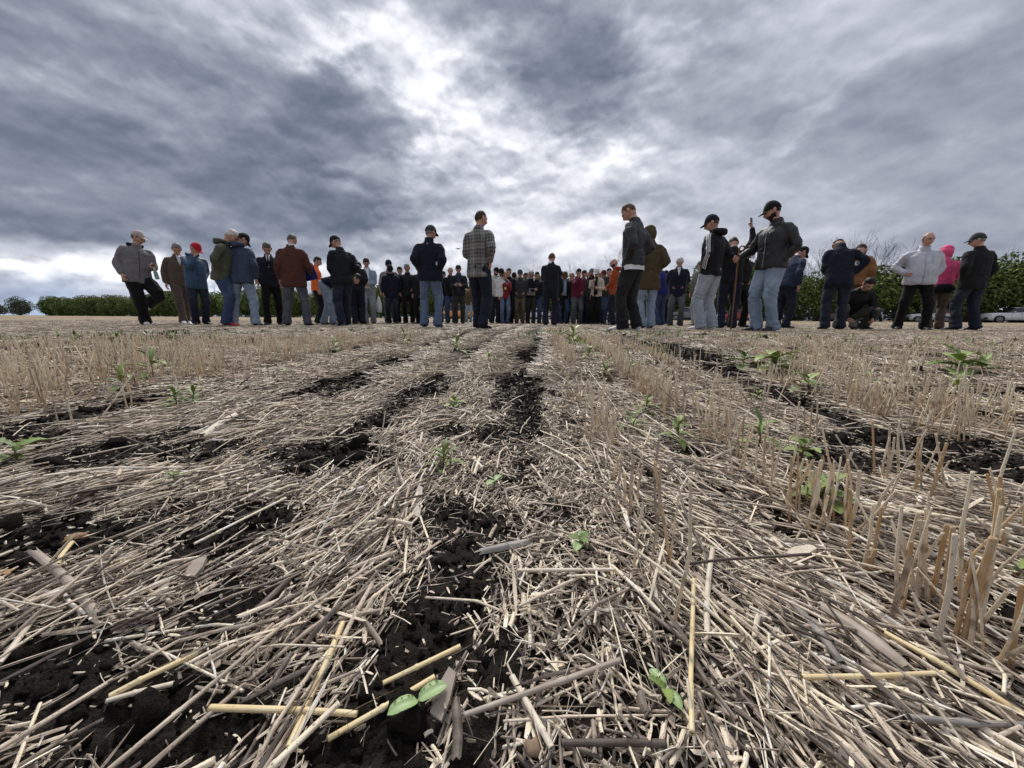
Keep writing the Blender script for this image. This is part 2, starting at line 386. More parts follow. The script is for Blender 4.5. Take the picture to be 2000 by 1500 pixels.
def straw_geo(L, w, kind, rnd, sides=6, bend=None):
    """one piece along +X, base at the origin, as vertex and face lists"""
    V, F = [], []
    def ring(p, t, a, b, n, roll=0.):
        t = t.normalized(); s = Vector((0, 0, 1)).cross(t)
        if s.length < .05: s = Vector((0, 1, 0)).cross(t)
        s.normalize(); u = t.cross(s); i0 = len(V)
        for k in range(n):
            an = 2 * math.pi * k / n + roll
            V.append(p + s * math.cos(an) * a + u * math.sin(an) * b)
        return i0
    bend = rnd.uniform(-.035, .035) if bend is None else bend
    zb = rnd.uniform(-.02, .04)
    def path(s): return Vector((L * s, L * bend * math.sin(s * 2.4), L * zb * math.sin(math.pi * s)))
    if kind == 'stalk':
        node = rnd.uniform(.3, .8); kink = rnd.uniform(-.022, .022)
        ss = [0, .02, node - .03, node - .012, node + .012, node + .03, .985, 1] if L > .03 else [0, .05, .5, 1]
        rows = []
        for s in ss:
            p = path(s); p.y += max(0, s - node) * kink * L * 2
            q = path(min(1, s + .02)) - path(s - .02)
            k = 1.0 + (.22 if abs(s - node) < .02 and L > .03 else 0)
            k *= 1 - .12 * s
            rows.append(ring(p, q, w / 2 * k, w / 2 * k * .82, sides))
        for a, b in zip(rows, rows[1:]):
            for k in range(sides): F.append((a + k, b + k, b + (k + 1) % sides, a + (k + 1) % sides))
        for end, dr in ((rows[0], .25), (rows[-1], -.25)):     # hollow ends
            c = sum((V[end + k] for k in range(sides)), Vector()) / sides
            i0 = len(V)
            for k in range(sides): V.append(c + (V[end + k] - c) * .72 + Vector((dr * w, 0, 0)))
            for k in range(sides):
                f = (end + k, end + (k + 1) % sides, i0 + (k + 1) % sides, i0 + k)
                F.append(f if dr > 0 else f[::-1])
            F.append(tuple(range(i0, i0 + sides)) if dr < 0 else tuple(range(i0, i0 + sides))[::-1])
    elif kind == 'blade':      # flat twisted leaf blade
        n = 7; tw = rnd.uniform(-1.6, 1.6); r0 = rnd.uniform(-.5, .5)
        for i in range(n + 1):
            s = i / n; p = path(s); an = r0 + tw * s
            ww = .55 * w * (math.sin(math.pi * min(1, s * .9 + .12)) ** .6) * .9
            d = Vector((0, math.cos(an), math.sin(an))) * ww; e = Vector((0, -math.sin(an), math.cos(an))) * w * .10
            V += [p + d, p + e, p - d]
        for i in range(n):
            a = 3 * i
            F += [(a, a + 3, a + 4, a + 1), (a + 1, a + 4, a + 5, a + 2)]
    elif kind == 'split':      # half tube, shredded end
        n = 5; m = 4
        for i in range(n + 1):
            s = i / n; p = path(s)
            for k in range(m + 1):
                an = math.pi * (k / m) * (.75 + .1 * math.sin(3 * s)) + .35
                rr = w * .62
                q = p + Vector((rnd.uniform(-.05, .05) * L if i in (0, n) else 0, math.cos(an) * rr, math.sin(an) * rr - rr * .4))
                V.append(q)
        for i in range(n):
            for k in range(m):
                a = i * (m + 1) + k
                F.append((a, a + m + 1, a + m + 2, a + 1))
    elif kind == 'chip':
        pts = [(0, -.5), (.08, .45), (.55, .6), (1, .25), (.93, -.4), (.4, -.62)]
        top = []
        for (s, q) in pts: top.append(len(V)); V.append(path(s) + Vector((0, q * w, w * .16 + rnd.uniform(0, .1) * w)))
        bot = []
        for (s, q) in pts: bot.append(len(V)); V.append(path(s) + Vector((0, q * w, -w * .16)))
        F.append(tuple(top[::-1])); F.append(tuple(bot))
        for k in range(6): F.append((top[k], top[(k + 1) % 6], bot[(k + 1) % 6], bot[k]))
    return V, F

def instancer(name, pts, rots, scls, var, sources, label, mat):
    """one object that scatters the sources on the points (geometry nodes)"""
    col = bpy.data.collections.new(name + '_pieces')
    for i, me in enumerate(sources):
        col.objects.link(bpy.data.objects.new('%s_piece_%02d' % (name, i), me))
    me = bpy.data.meshes.new(name)
    n = len(pts)
    me.vertices.add(n); me.vertices.foreach_set('co', np.asarray(pts, np.float32).ravel())
    for nm, arr in (('rot', rots), ('scl', scls)):
        at = me.attributes.new(nm, 'FLOAT_VECTOR', 'POINT'); at.data.foreach_set('vector', np.asarray(arr, np.float32).ravel())
    at = me.attributes.new('var', 'INT', 'POINT'); at.data.foreach_set('value', np.asarray(var, np.int32))
    me.materials.append(mat)
    o = link(name, me)
    ng = bpy.data.node_groups.new(name, 'GeometryNodeTree')
    ng.interface.new_socket('Geometry', in_out='INPUT', socket_type='NodeSocketGeometry')
    ng.interface.new_socket('Geometry', in_out='OUTPUT', socket_type='NodeSocketGeometry')
    nn, ll = ng.nodes, ng.links
    gi = nn.new('NodeGroupInput'); go = nn.new('NodeGroupOutput')
    ci = nn.new('GeometryNodeCollectionInfo'); ci.inputs['Collection'].default_value = col
    ci.inputs['Separate Children'].default_value = True; ci.inputs['Reset Children'].default_value = True
    ip = nn.new('GeometryNodeInstanceOnPoints'); ip.inputs['Pick Instance'].default_value = True
    def attr(nm, ty):
        a = nn.new('GeometryNodeInputNamedAttribute'); a.data_type = ty; a.inputs['Name'].default_value = nm
        return [s for s in a.outputs if s.enabled and s.name == 'Attribute'][0]
    e2r = nn.new('FunctionNodeEulerToRotation')
    ll.new(attr('rot', 'FLOAT_VECTOR'), e2r.inputs[0])
    ll.new(gi.outputs[0], ip.inputs['Points']); ll.new(ci.outputs[0], ip.inputs['Instance'])
    ll.new(attr('var', 'INT'), ip.inputs['Instance Index']); ll.new(e2r.outputs[0], ip.inputs['Rotation'])
    ll.new(attr('scl', 'FLOAT_VECTOR'), ip.inputs['Scale']); ll.new(ip.outputs[0], go.inputs[0])
    md = o.modifiers.new('scatter', 'NODES'); md.node_group = ng
    return tag(o, label, kind='stuff')

rnd = random.Random(11)
def piece(L, w, kind, sides=6, mat=M_STRAW, bend=None):
    V, F = straw_geo(L, w, kind, rnd, sides, bend)
    return mesh_from('straw', V, F, mat, smooth=(kind != 'chip'))
LIT = [piece(.12, .0042, 'stalk'), piece(.09, .0050, 'stalk'), piece(.16, .0036, 'stalk'), piece(.07, .0030, 'stalk'), piece(.20, .0044, 'stalk'),
       piece(.12, .0034, 'blade'), piece(.09, .0030, 'blade'), piece(.16, .0030, 'blade'), piece(.06, .0042, 'split'), piece(.10, .0044, 'split'),
       piece(.035, .0042, 'split'), piece(.022, .0036, 'chip'), piece(.030, .0040, 'chip'), piece(.10, .0012, 'stalk', 4), piece(.07, .0010, 'stalk', 4), piece(.040, .0034, 'stalk', 5)]
LONG = [0, 1, 2, 3, 4, 5, 7, 8, 9, 9, 6, 13]; SHORT = [3, 6, 8, 10, 11, 12, 14, 15]

def fan(n, r0, r1, half=66):
    r = np.sqrt(rng.uniform(r0 * r0, r1 * r1, n)); a = np.radians(rng.uniform(-half, half, n))
    return r * np.sin(a), r * np.cos(a)
def near_litter():
    n = 108000
    x, y = fan(n, .10, 2.4)
    r = np.hypot(x, y)
    keep = rng.uniform(0, 1, n) < np.clip(1.2 - .18 * r, .5, 1)
    x, y = x[keep], y[keep]; n = len(x)
    soil = soil_mask(x, y); r = np.hypot(x, y)
    u, v = uv_of(x, y)
    z = ground_z(x, y, soil, fine=False)
    chaff = np.exp(-((v - .02) / .16) ** 2) * .60 + .38                 # chopped, loose straw between the rows in the middle
    short = rng.uniform(0, 1, n) < chaff
    var = np.where(short, rng.choice(SHORT, n), rng.choice(LONG, n))
    lie = -ROW + math.pi / 2 + fbm(x * 2.2, y * 2.2, 2, 81) * .8 + (.50 * sstep(.02, .30, v) - .38 * sstep(.05, .35, -v)) * (1 - .6 * sstep(1, 2.2, r))
    rand_t = rng.uniform(0, 1, n) < (.10 + .55 * chaff)
    yaw = np.where(rand_t, rng.uniform(0, 2 * np.pi, n), lie + rng.normal(0, .24, n) + np.pi * rng.integers(0, 2, n))
    s = rng.uniform(.35, .95, n) * np.where(rng.uniform(0, 1, n) < .06, 1.5, 1)
    wsc = rng.uniform(.45, 1.12, n) * np.where(rng.uniform(0, 1, n) < .12, 1.45, 1)
    # a piece is left out where any of it would lie across bare soil
    Lv = np.array([.12, .09, .16, .07, .20, .12, .09, .16, .06, .10, .035, .022, .03, .10, .07, .04])[var] * s
    worst = soil
    for k in (.5, 1.0):
        worst = np.maximum(worst, soil_mask(x + np.cos(yaw) * Lv * k, y + np.sin(yaw) * Lv * k))
    keep = rng.uniform(0, 1, n) < np.clip(1.04 - worst * 1.75, .018, 1)
    x, y, soil, r, z, var, yaw, short, s, wsc = [q[keep] for q in (x, y, soil, r, z, var, yaw, short, s, wsc)]; n = len(x)
    pit = rng.normal(0, .09, n) - np.abs(rng.normal(0, .05, n)) * (~short)
    up = rng.uniform(0, 1, n) < .012
    pit = np.where(up, -rng.uniform(.2, .8, n), pit)
    pile = rng.uniform(0, 1, n)
    z = z + .001 + pile * .013 * (1 - soil * .8) + np.abs(pit) * .012
    rots = np.stack([rng.uniform(-1.2, 1.2, n), pit, yaw], 1)
    instancer('straw_litter', np.stack([x, y, z], 1), rots, np.stack([s, wsc, wsc], 1), var, LIT,
              'loose dry straw and chaff lying all over the near soil', M_STRAW)
near_litter()

def fines():
    n = 85000; x, y = fan(n, .1, 1.9); s = soil_mask(x, y)
    k = rng.uniform(0, 1, n) < np.clip(.9 - s * .95, .06, 1) * np.clip(1.3 - .35 * np.hypot(x, y), .5, 1); x, y, s = x[k], y[k], s[k]; n = len(x)
    z = ground_z(x, y, s, fine=False) + .002 + rng.uniform(0, 1, n) ** 1.5 * .016 * (1 - s) + s * .006
    sc = rng.uniform(.18, .55, n) * np.where(s > .5, .7, 1); w = rng.uniform(.25, .7, n)
    instancer('chaff', np.stack([x, y, z], 1), np.stack([rng.uniform(-1.5, 1.5, n), rng.normal(0, .25, n), rng.uniform(0, 6.28, n)], 1),
              np.stack([sc, w, w], 1), rng.choice([3, 6, 8, 10, 11, 11, 12, 12, 14, 15], n), LIT, 'fine chaff and broken straw bits between the longer straw', M_STRAW)
fines()

def clump(n, rad, spread, seed, tall=0.0, length=(.04, .13)):
    rr = random.Random(seed); V, F = [], []
    for i in range(n):
        L = rr.uniform(*length); w = rr.uniform(.0022, .0046)
        a, d = rr.uniform(0, 6.283), rad * math.sqrt(rr.random())
        sv, sf = [], []
        for s in (0, 1):
            for k in range(3):
                an = k * 2.094
                sv.append(Vector((s * L, math.cos(an) * w * .5, math.sin(an) * w * .5)))
        sf = [(k, 3 + k, 3 + (k + 1) % 3, (k + 1) % 3) for k in range(3)]
        yw = rr.gauss(math.pi / 2, spread) if rr.random() < .6 else rr.uniform(0, 6.283)
        m = Matrix.Translation((math.cos(a) * d, math.sin(a) * d, rr.uniform(.002, .018))) @ Matrix.Rotation(yw, 4, 'Z') @ Matrix.Rotation(-abs(rr.gauss(0, .12)), 4, 'Y')
        if rr.random() < .02: m = m @ Matrix.Rotation(-rr.uniform(.2, .7), 4, 'Y')
        b = len(V); V += [m @ q for q in sv]; F += [tuple(b + k for k in f) for f in sf]
    return mesh_from('straw_clump', V, F, M_STRAW)
CL = [clump(18, .075, .4, 100 + i, length=(.03, .10)) for i in range(8)]
def mid_litter():
    n = 52000
    # density falls with distance
    r = np.exp(rng.uniform(math.log(1.9), math.log(22), n)); a = np.radians(rng.uniform(-66, 66, n))
    x, y = r * np.sin(a), r * np.cos(a)
    soil = soil_mask(x, y)
    keep = rng.uniform(0, 1, n) < np.clip(1.02 - soil * 2.3, .015, 1)
    x, y, soil, r = x[keep], y[keep], soil[keep], r[keep]; n = len(x)
    side = np.maximum(soil_mask(x + .05, y), soil_mask(x - .05, y))
    keep = rng.uniform(0, 1, n) < np.clip(1.25 - side * 1.5, .04, 1)
    x, y, soil, r = x[keep], y[keep], soil[keep], r[keep]; n = len(x)
    z = ground_z(x, y, soil, fine=False) + rng.uniform(0, .01, n)
    yaw = -ROW + rng.normal(0, .35, n) + np.pi * rng.integers(0, 2, n)
    s = rng.uniform(.8, 1.25, n) * (1 + .13 * np.clip(r - 4, 0, 14))
    instancer('straw_mat', np.stack([x, y, z], 1), np.stack([0 * yaw, 0 * yaw, yaw], 1), np.stack([s, s, rng.uniform(.7, 1.1, n) * (1 - .4 * sstep(4, 7, r))], 1),
              rng.integers(0, 8, n), CL, 'straw mat covering the field towards the group', M_STRAW)
mid_litter()

# standing stubble
STB = [piece(.15, .0040, 'stalk', 6, M_STUB, .02), piece(.12, .0046, 'stalk', 6, M_STUB, -.03), piece(.17, .0036, 'stalk', 6, M_STUB, .05),
       piece(.10, .0042, 'split', 6, M_STUB, .02), piece(.13, .0030, 'stalk', 5, M_STUB, -.05)]
def stub_weight(u, v, r):
    """share of standing stalks: the left side stands, the middle is driven flat, the right stands in rows"""
    left = 1 - sstep(-1.55, -1.25, v + .12 * fbm(u * 2, v * 2, 2, 4) - .30 * sstep(2, 5, r))
    right = sstep(.05, .14, v)
    w = np.where(v < 0, left, right)
    w = w * np.where((v > 0) & (r < 1.3), .6, 1)
    patch = sstep(-.30, .12, fbm(u * .5, v * 1.2, 3, 14))
    flat_left = 1 - .9 * np.exp(-((u - 4.9) / 1.2) ** 2) * (v < -2.2)       # trampled round the left hand group
    return w * (.35 + .65 * patch) * flat_left
ROWS_NEAR = [.14, .43, .70, 1.06]
def near_stubble():
    X, Y = [], []
    for v0 in ROWS_NEAR + [1.24 + .23 * k for k in range(0, 13)] + [-1.30 - .23 * k for k in range(13)]:
        n = int(6.4 * 250); u = rng.uniform(-.1, 4.4, n); v = v0 + rng.normal(0, .026, n) + .02 * np.sin(u * 3)
        # stalks come in tufts
        tuft = fbm(u * 9, v0 * 5 + u * 0, 2, 6) + .25
        p = stub_weight(u, v, np.hypot(u, v)) * np.clip(tuft * 2.2, .05, 1)
        p = p * (1 - np.clip(soil_mask(u * RS + v * RC, u * RC - v * RS) * 1.6, 0, .95))
        if v0 == .14: p = p * (.9 * np.exp(-((u - .95) / .25) ** 2) + .9 * (u > 2.2) + .10)
        if v0 == .43: p = p * 1.5 * (u > .28)
        if v0 == .70: p = p * (.55 + .4 * (u > 1.2))
        k = rng.uniform(0, 1, n) < p
        u, v = u[k], v[k]
        X.append(u * RS + v * RC); Y.append(u * RC - v * RS)
    x, y = np.concatenate(X), np.concatenate(Y); r = np.hypot(x, y)
    k = (r > .36) & (r < 4.3); x, y = x[k], y[k]; n = len(x)
    z = ground_z(x, y, None, False) - .004
    tilt = np.abs(rng.normal(0, .16, n)); tilt = np.where(rng.uniform(0, 1, n) < .10, rng.uniform(.3, .9, n), tilt)
    d = rng.uniform(0, 2 * np.pi, n)
    rots = np.stack([rng.uniform(0, 6.28, n) * 0, -np.pi / 2 + tilt, d], 1)
    s = rng.uniform(.55, 1.12, n) * np.where(x < -.8, 1.2, 1.0) * (1 - .36 * sstep(1.5, 3.6, r0 := np.hypot(x, y)) * np.where((x < -.8) & (r0 < 2.3), .3, 1)); w = rng.uniform(.8, 1.35, n)
    instancer('stubble', np.stack([x, y, z], 1), rots, np.stack([s, w, w], 1), rng.integers(0, len(STB), n), STB,
              'cut straw stubble standing in rows on the near field', M_STUB)
near_stubble()
def stub_clump(seed, n=13, L=.30):
    rr = random.Random(seed); V, F = [], []
    for i in range(n):
        h = rr.uniform(.05, .135); w = rr.uniform(.003, .0052)
        b = Vector((rr.gauss(0, .03), rr.uniform(-L / 2, L / 2), -.01)); tl = Vector((rr.gauss(0, .14), rr.gauss(0, .14), 1)) * h
        if rr.random() < .12: tl = Vector((rr.gauss(0, .7), rr.gauss(0, .7), .8)) * h
        i0 = len(V)
        for s in (0, 1):
            for k in range(3): V.append(b + tl * s + Vector((math.cos(k * 2.094), math.sin(k * 2.094), 0)) * w * .5)
        F += [(i0 + k, i0 + (k + 1) % 3, i0 + 3 + (k + 1) % 3, i0 + 3 + k) for k in range(3)] + [(i0 + 3, i0 + 4, i0 + 5)]
    return mesh_from('stubble_clump', V, F, M_STUB)
SCL = [stub_clump(200 + i) for i in range(8)]
TRAMPLED = [(pix_dir(q_, 640).x * z_, pix_dir(q_, 640).y * z_) for q_, z_ in ((285, 8.2), (340, 9.3), (390, 8.9), (460, 8.0), (490, 8.2), (525, 9), (583, 8.4), (660, 8.5), (690, 10), (843, 7.8), (937, 6.8), (1232, 6.4), (1265, 7.8), (1325, 11), (1385, 7.1), (1430, 9), (1500, 6.5), (1560, 8.7), (1630, 7.7), (1660, 8.4), (1800, 7.8), (1846, 8.6), (1895, 8.0), (1070, 10.7))]
def far_stubble():
    X, Y = [], []
    for v0 in np.arange(-26.1, 26, .23):
        if -1.2 < v0 < 0.05: continue
        u = np.arange(2.9, 24, .22) + rng.uniform(-.1, .1)
        # further away every third clump is enough
        v = np.full_like(u, v0) + rng.normal(0, .02, len(u)); r = np.hypot(u, v)
        p = 1.15 * (1 - np.clip(soil_mask(u * RS + v * RC, u * RC - v * RS) * 1.5, 0, .95)) * stub_weight(u, v, r) * (1 - .5 * sstep(4.5, 7, r) * (v < -1.6)) * np.where(r > 12, .5, 1)
        k = (rng.uniform(0, 1, len(u)) < p) & (r > 2.9) & (r < 24) & (np.abs(v) < u * 2.0)
        X.append(u[k] * RS + v[k] * RC); Y.append(u[k] * RC - v[k] * RS)
    x, y = np.concatenate(X), np.concatenate(Y); n = len(x)
    z = ground_z(x, y, None, False)
    yaw = -ROW + np.pi * rng.integers(0, 2, n); r = np.hypot(x, y)
    # trampled short where people stand
    tr = np.zeros(n)
    for (fx, fy) in TRAMPLED: tr = np.maximum(tr, 1 - sstep(.35, .9, np.hypot(x - fx, (y - fy) * .8)))
    s = rng.uniform(.75, 1.1, n) * (1 - .75 * tr) * (.80 - .32 * sstep(3.4, 5.2, r)) * (1 - .35 * sstep(7, 12, r)) * (1 - .15 * (x < -1)); wd = 1 + .03 * np.clip(r - 4, 0, 14)
    instancer('far_stubble', np.stack([x, y, z], 1), np.stack([0 * yaw, 0 * yaw, yaw], 1), np.stack([wd, wd, s * .92], 1), rng.integers(0, 8, n), SCL,
              'cut straw stubble in rows around and behind the people', M_STUB)
far_stubble()

# crumbs of black soil
def crumb(seed):
    bm = bmesh.new(); bmesh.ops.create_icosphere(bm, subdivisions=2, radius=1)
    for v in bm.verts:
        n = noise.noise(v.co * 1.3 + Vector((seed * 7.1, 0, 0))) * .55 + noise.noise(v.co * 3.1 + Vector((seed * 3.7, 5, 0))) * .25
        v.co *= 1 + n
        v.co.z *= .75
    me = bpy.data.meshes.new('crumb'); bm.to_mesh(me); bm.free(); me.materials.append(M_CRUMB)
    me.polygons.foreach_set('use_smooth', [True] * len(me.polygons))
    return me
def mat_crumb(gg, b):
    co = coord(gg); n = gg.noise(co, 3.2, 5, .7)
    gg.put(b.inputs['Base Color'], gg.ramp(n, [(.3, (.013, .0108, .009)), (.62, (.036, .030, .024)), (.8, (.07, .057, .045))]))
    b.inputs['Roughness'].default_value = .95; b.inputs['Specular IOR Level'].default_value = .12
    bump(gg, b, n, .8, .3)
M_CRUMB = material('soil_crumb', build=mat_crumb)
def crumbs():
    x, y = fan(130000, .1, 3.0); x2, y2 = fan(60000, 3.0, 6.5); x, y = np.concatenate([x, x2]), np.concatenate([y, y2]); n = len(x); s = soil_mask(x, y)
    k = rng.uniform(0, 1, n) < np.clip(s * 2.2 - .4, 0, 1); x, y, s = x[k], y[k], s[k]; n = len(x)
    z = ground_z(x, y, s)
    sz = np.clip(rng.lognormal(-6.1, .62, n), .0007, .010) * (1 + 1.6 * sstep(2.2, 4, np.hypot(x, y))) * np.where(rng.uniform(0, 1, n) < .035, rng.uniform(1.8, 3.2, n), 1)
    instancer('soil_crumbs', np.stack([x, y, z], 1), rng.uniform(0, 6.28, (n, 3)), np.repeat(sz[:, None], 3, 1), rng.integers(0, 6, n),
              [crumb(i) for i in range(6)], 'crumbs and clods of black soil in the bare patches', M_CRUMB)
crumbs()
# ---------------------------------------------------------------- people
def cloth_mat(name, col, kind='plain', col2=None, rough=.85):
    def f(gg, b):
        co = coord(gg); n = gg.noise(co, 7, 5, .6); fine = gg.noise(co, 160, 3, .6)
        c = gg.mix(gg.mapr(n, .3, .7, 0, 1), tuple(q * .80 for q in col), tuple(min(1, q * 1.18) for q in col))
        if kind == 'denim':
            x, y, z = gg.sep(co)
            worn = gg.m('MULTIPLY', gg.mapr(gg.noise(co, 4.5, 3, .5), .42, .62, 0, 1), gg.mapr(gg.m('ABSOLUTE', gg.m('SUBTRACT', z, .62)), .28, .08, .15, 1))
            c = gg.mix(gg.m('MULTIPLY', worn, .5), c, tuple(min(1, q * 1.75 + .03) for q in col))
            c = gg.mix(gg.mapr(gg.noise(co, 22, 4, .7), .45, .75, 0, .55), c, tuple(q * .52 for q in col))
            c = gg.mix(gg.mapr(fine, .45, .7, 0, .25), c, tuple(min(1, q * 1.5) for q in col))
        elif kind == 'plaid':
            x, y, z = gg.sep(co)
            def stripes(q, s, th): return gg.m('GREATER_THAN', gg.m('SINE', gg.m('MULTIPLY', q, s)), th)
            hx = gg.m('ADD', x, gg.m('MULTIPLY', y, .8))
            s1 = gg.m('ADD', gg.m('ADD', stripes(hx, 130, .1), stripes(z, 118, .1)), gg.m('ADD', stripes(hx, 33, .3), stripes(z, 31, .3)))
            c = gg.mix(gg.m('MULTIPLY', s1, .25), c, col2)
        elif kind == 'fleece':
            c = gg.mix(gg.mapr(fine, .35, .7, 0, .55), c, tuple(q * .6 for q in col))
        elif kind == 'melange':
            c = gg.mix(gg.mapr(gg.noise(co, 90, 3, .7), .45, .65, 0, .4), c, tuple(q * .5 for q in col))
        elif kind == 'print':
            pass
        gg.put(b.inputs['Base Color'], c)
        b.inputs['Roughness'].default_value = rough; b.inputs['Specular IOR Level'].default_value = .55 if rough < .6 else .2
        if rough > .7:
            b.inputs['Sheen Weight'].default_value = .06
        bump(gg, b, gg.m('ADD', gg.noise(co, 26, 4, .6), gg.m('MULTIPLY', fine, .25)), .35, .012)
    return material(name, col, rough, .2, f)
def mat_skin(gg, b):
    co = coord(gg); at = gg.n.new('ShaderNodeAttribute'); at.attribute_name = 'tint'
    n = gg.noise(co, 18, 4, .6)
    c = gg.ramp(n, [(.3, (.47, .25, .18)), (.6, (.57, .33, .25)), (.8, (.62, .38, .30))])
    c = gg.mix(at.outputs['Fac'], c, (.115, .065, .05))
    gg.put(b.inputs['Base Color'], c); b.inputs['Roughness'].default_value = .5; b.inputs['Specular IOR Level'].default_value = .35
    b.inputs['Subsurface Weight'].default_value = 0.0
M_SKIN = material('skin', build=mat_skin)
def mat_hairf(col):
    def f(gg, b):
        co = coord(gg); x, y, z = gg.sep(co)
        n = gg.noise(gg.comb(gg.m('MULTIPLY', x, 300.), gg.m('MULTIPLY', y, 90.), gg.m('MULTIPLY', z, 60.)), 1, 3, .6)
        gg.put(b.inputs['Base Color'], gg.mix(gg.mapr(n, .3, .7), tuple(q * .6 for q in col), tuple(min(1, q * 1.3) for q in col)))
        b.inputs['Roughness'].default_value = .6; bump(gg, b, n, .6, .004)
    return f
HAIR = {k: material('hair_' + k, build=mat_hairf(c)) for k, c in
        dict(brown=(.045, .030, .020), dark=(.018, .014, .012), grey=(.22, .21, .20), white=(.62, .60, .56), fair=(.36, .24, .13), ginger=(.11, .06, .035), greybrown=(.12, .105, .09)).items()}
HPB = 13
M_EYE = material('eye_dark', (.02, .016, .014), .3, .5)
M_SOLE = material('sole_rubber', (.30, .29, .27), .8, .3)
M_SOLEW = material('sole_white', (.62, .60, .56), .7, .3)
M_SHIRTW = cloth_mat('cloth_white_shirt', (.72, .72, .74))

def ik(a, t, l1, l2, pole):
    d = t - a; L = d.length
    mx = (l1 + l2) * .995
    if L > mx: t = a + d * (mx / L); d = t - a; L = mx
    if L < abs(l1 - l2) + .01: L = abs(l1 - l2) + .01
    x = (l1 * l1 - l2 * l2 + L * L) / (2 * L); h = math.sqrt(max(0, l1 * l1 - x * x))
    dn = d.normalized(); p = pole - dn * pole.dot(dn)
    p = p.normalized() if p.length > 1e-4 else Vector((0, 0, 1))
    return a + dn * x + p * h, t

def loft(path, rad, n=14, up=None, caps=True, squash=None):
    """path: points; rad: (a, b) per point - a along 'side', b across"""
    V, F = [], []
    N = len(path)
    for i in range(N):
        t = (path[min(i + 1, N - 1)] - path[max(i - 1, 0)]).normalized()
        s = (up or Vector((1, 0, 0))); s = s - t * s.dot(t)
        if s.length < .05: s = Vector((0, 1, 0)) - t * t.y
        s.normalize(); f = t.cross(s)
        a, b = rad[i] if isinstance(rad[i], tuple) else (rad[i], rad[i])
        for k in range(n):
            an = 2 * math.pi * k / n; ca, sa = math.cos(an), math.sin(an)
            e = .82        # slightly boxy
            ca2 = math.copysign(abs(ca) ** e, ca); sa2 = math.copysign(abs(sa) ** e, sa)
            V.append(path[i] + s * ca2 * a + f * sa2 * b)
    for i in range(N - 1):
        for k in range(n):
            F.append((i * n + k, i * n + (k + 1) % n, (i + 1) * n + (k + 1) % n, (i + 1) * n + k))
    if caps:
        F.append(tuple(range(n))[::-1]); F.append(tuple(range((N - 1) * n, N * n)))
    return V, F
def merge(parts):
    V, F = [], []
    for v, f in parts:
        b = len(V); V += list(v); F += [tuple(b + i for i in q) for q in f]
    return V, F
_tmp = {}
def remesh(parts, voxel, smooth=2, fac=.5):
    """melt overlapping lofts into one closed surface; returns vertex array and faces"""
    V, F = merge(parts)
    me = mesh_from('tmp', V, F)
    o = bpy.data.objects.new('tmp', me); C.objects.link(o)
    md = o.modifiers.new('r', 'REMESH'); md.mode = 'VOXEL'; md.voxel_size = voxel
    ms = o.modifiers.new('s', 'SMOOTH'); ms.factor = fac; ms.iterations = smooth
    dg = bpy.context.evaluated_depsgraph_get(); ev = o.evaluated_get(dg); m2 = ev.to_mesh()
    n = len(m2.vertices); co = np.empty(n * 3); m2.vertices.foreach_get('co', co)
    nf = len(m2.polygons); vi = np.empty(len(m2.loops), int); m2.loops.foreach_get('vertex_index', vi)
    ls = np.empty(nf, int); m2.polygons.foreach_get('loop_start', ls)
    nm = np.empty(n * 3); m2.vertices.foreach_get('normal', nm)
    ev.to_mesh_clear(); bpy.data.objects.remove(o); bpy.data.meshes.remove(me)
    ls = np.append(ls, len(vi)); faces = [tuple(vi[ls[i]:ls[i + 1]]) for i in range(nf)]
    return co.reshape(-1, 3), faces, nm.reshape(-1, 3)
def folds(co, nm, amp, seed, bones, quilt=0.0):
    """cloth folds: wrinkles run across each limb, stronger at its bends"""
    d = np.full(len(co), 9.9); s = np.zeros(len(co)); wgt = np.zeros(len(co)); base = 0.0
    for (a, b, bend) in bones:
        a_, b_ = np.array(a), np.array(b); ab = b_ - a_; L = np.linalg.norm(ab); t = np.clip((co - a_) @ ab / (L * L), 0, 1)
        dist = np.linalg.norm(co - (a_ + t[:, None] * ab), axis=1)
        m = dist < d
        d = np.where(m, dist, d); s = np.where(m, base + t * L, s)
        wgt = np.where(m, .45 + .8 * np.exp(-((t - bend) / .22) ** 2), wgt); base += L + 3.0
    ang = co[:, 0] * 6 + co[:, 1] * 7
    w1 = fbm(s * 17 + ang * .5 + seed, ang * .9 + seed * 1.7, 3, int(seed) % 50)
    ridge = 1 - np.abs(w1) * 3.4
    w2 = fbm(co[:, 0] * 7 + seed, co[:, 2] * 5 + co[:, 1] * 6, 2, 3 + int(seed) % 40)
    disp = amp * wgt * (ridge * .62) + amp * 1.1 * w2
    if quilt: disp = disp + quilt * (np.abs(np.sin(co[:, 2] * 62)) ** .5 - .6)
    return co + nm * disp[:, None]

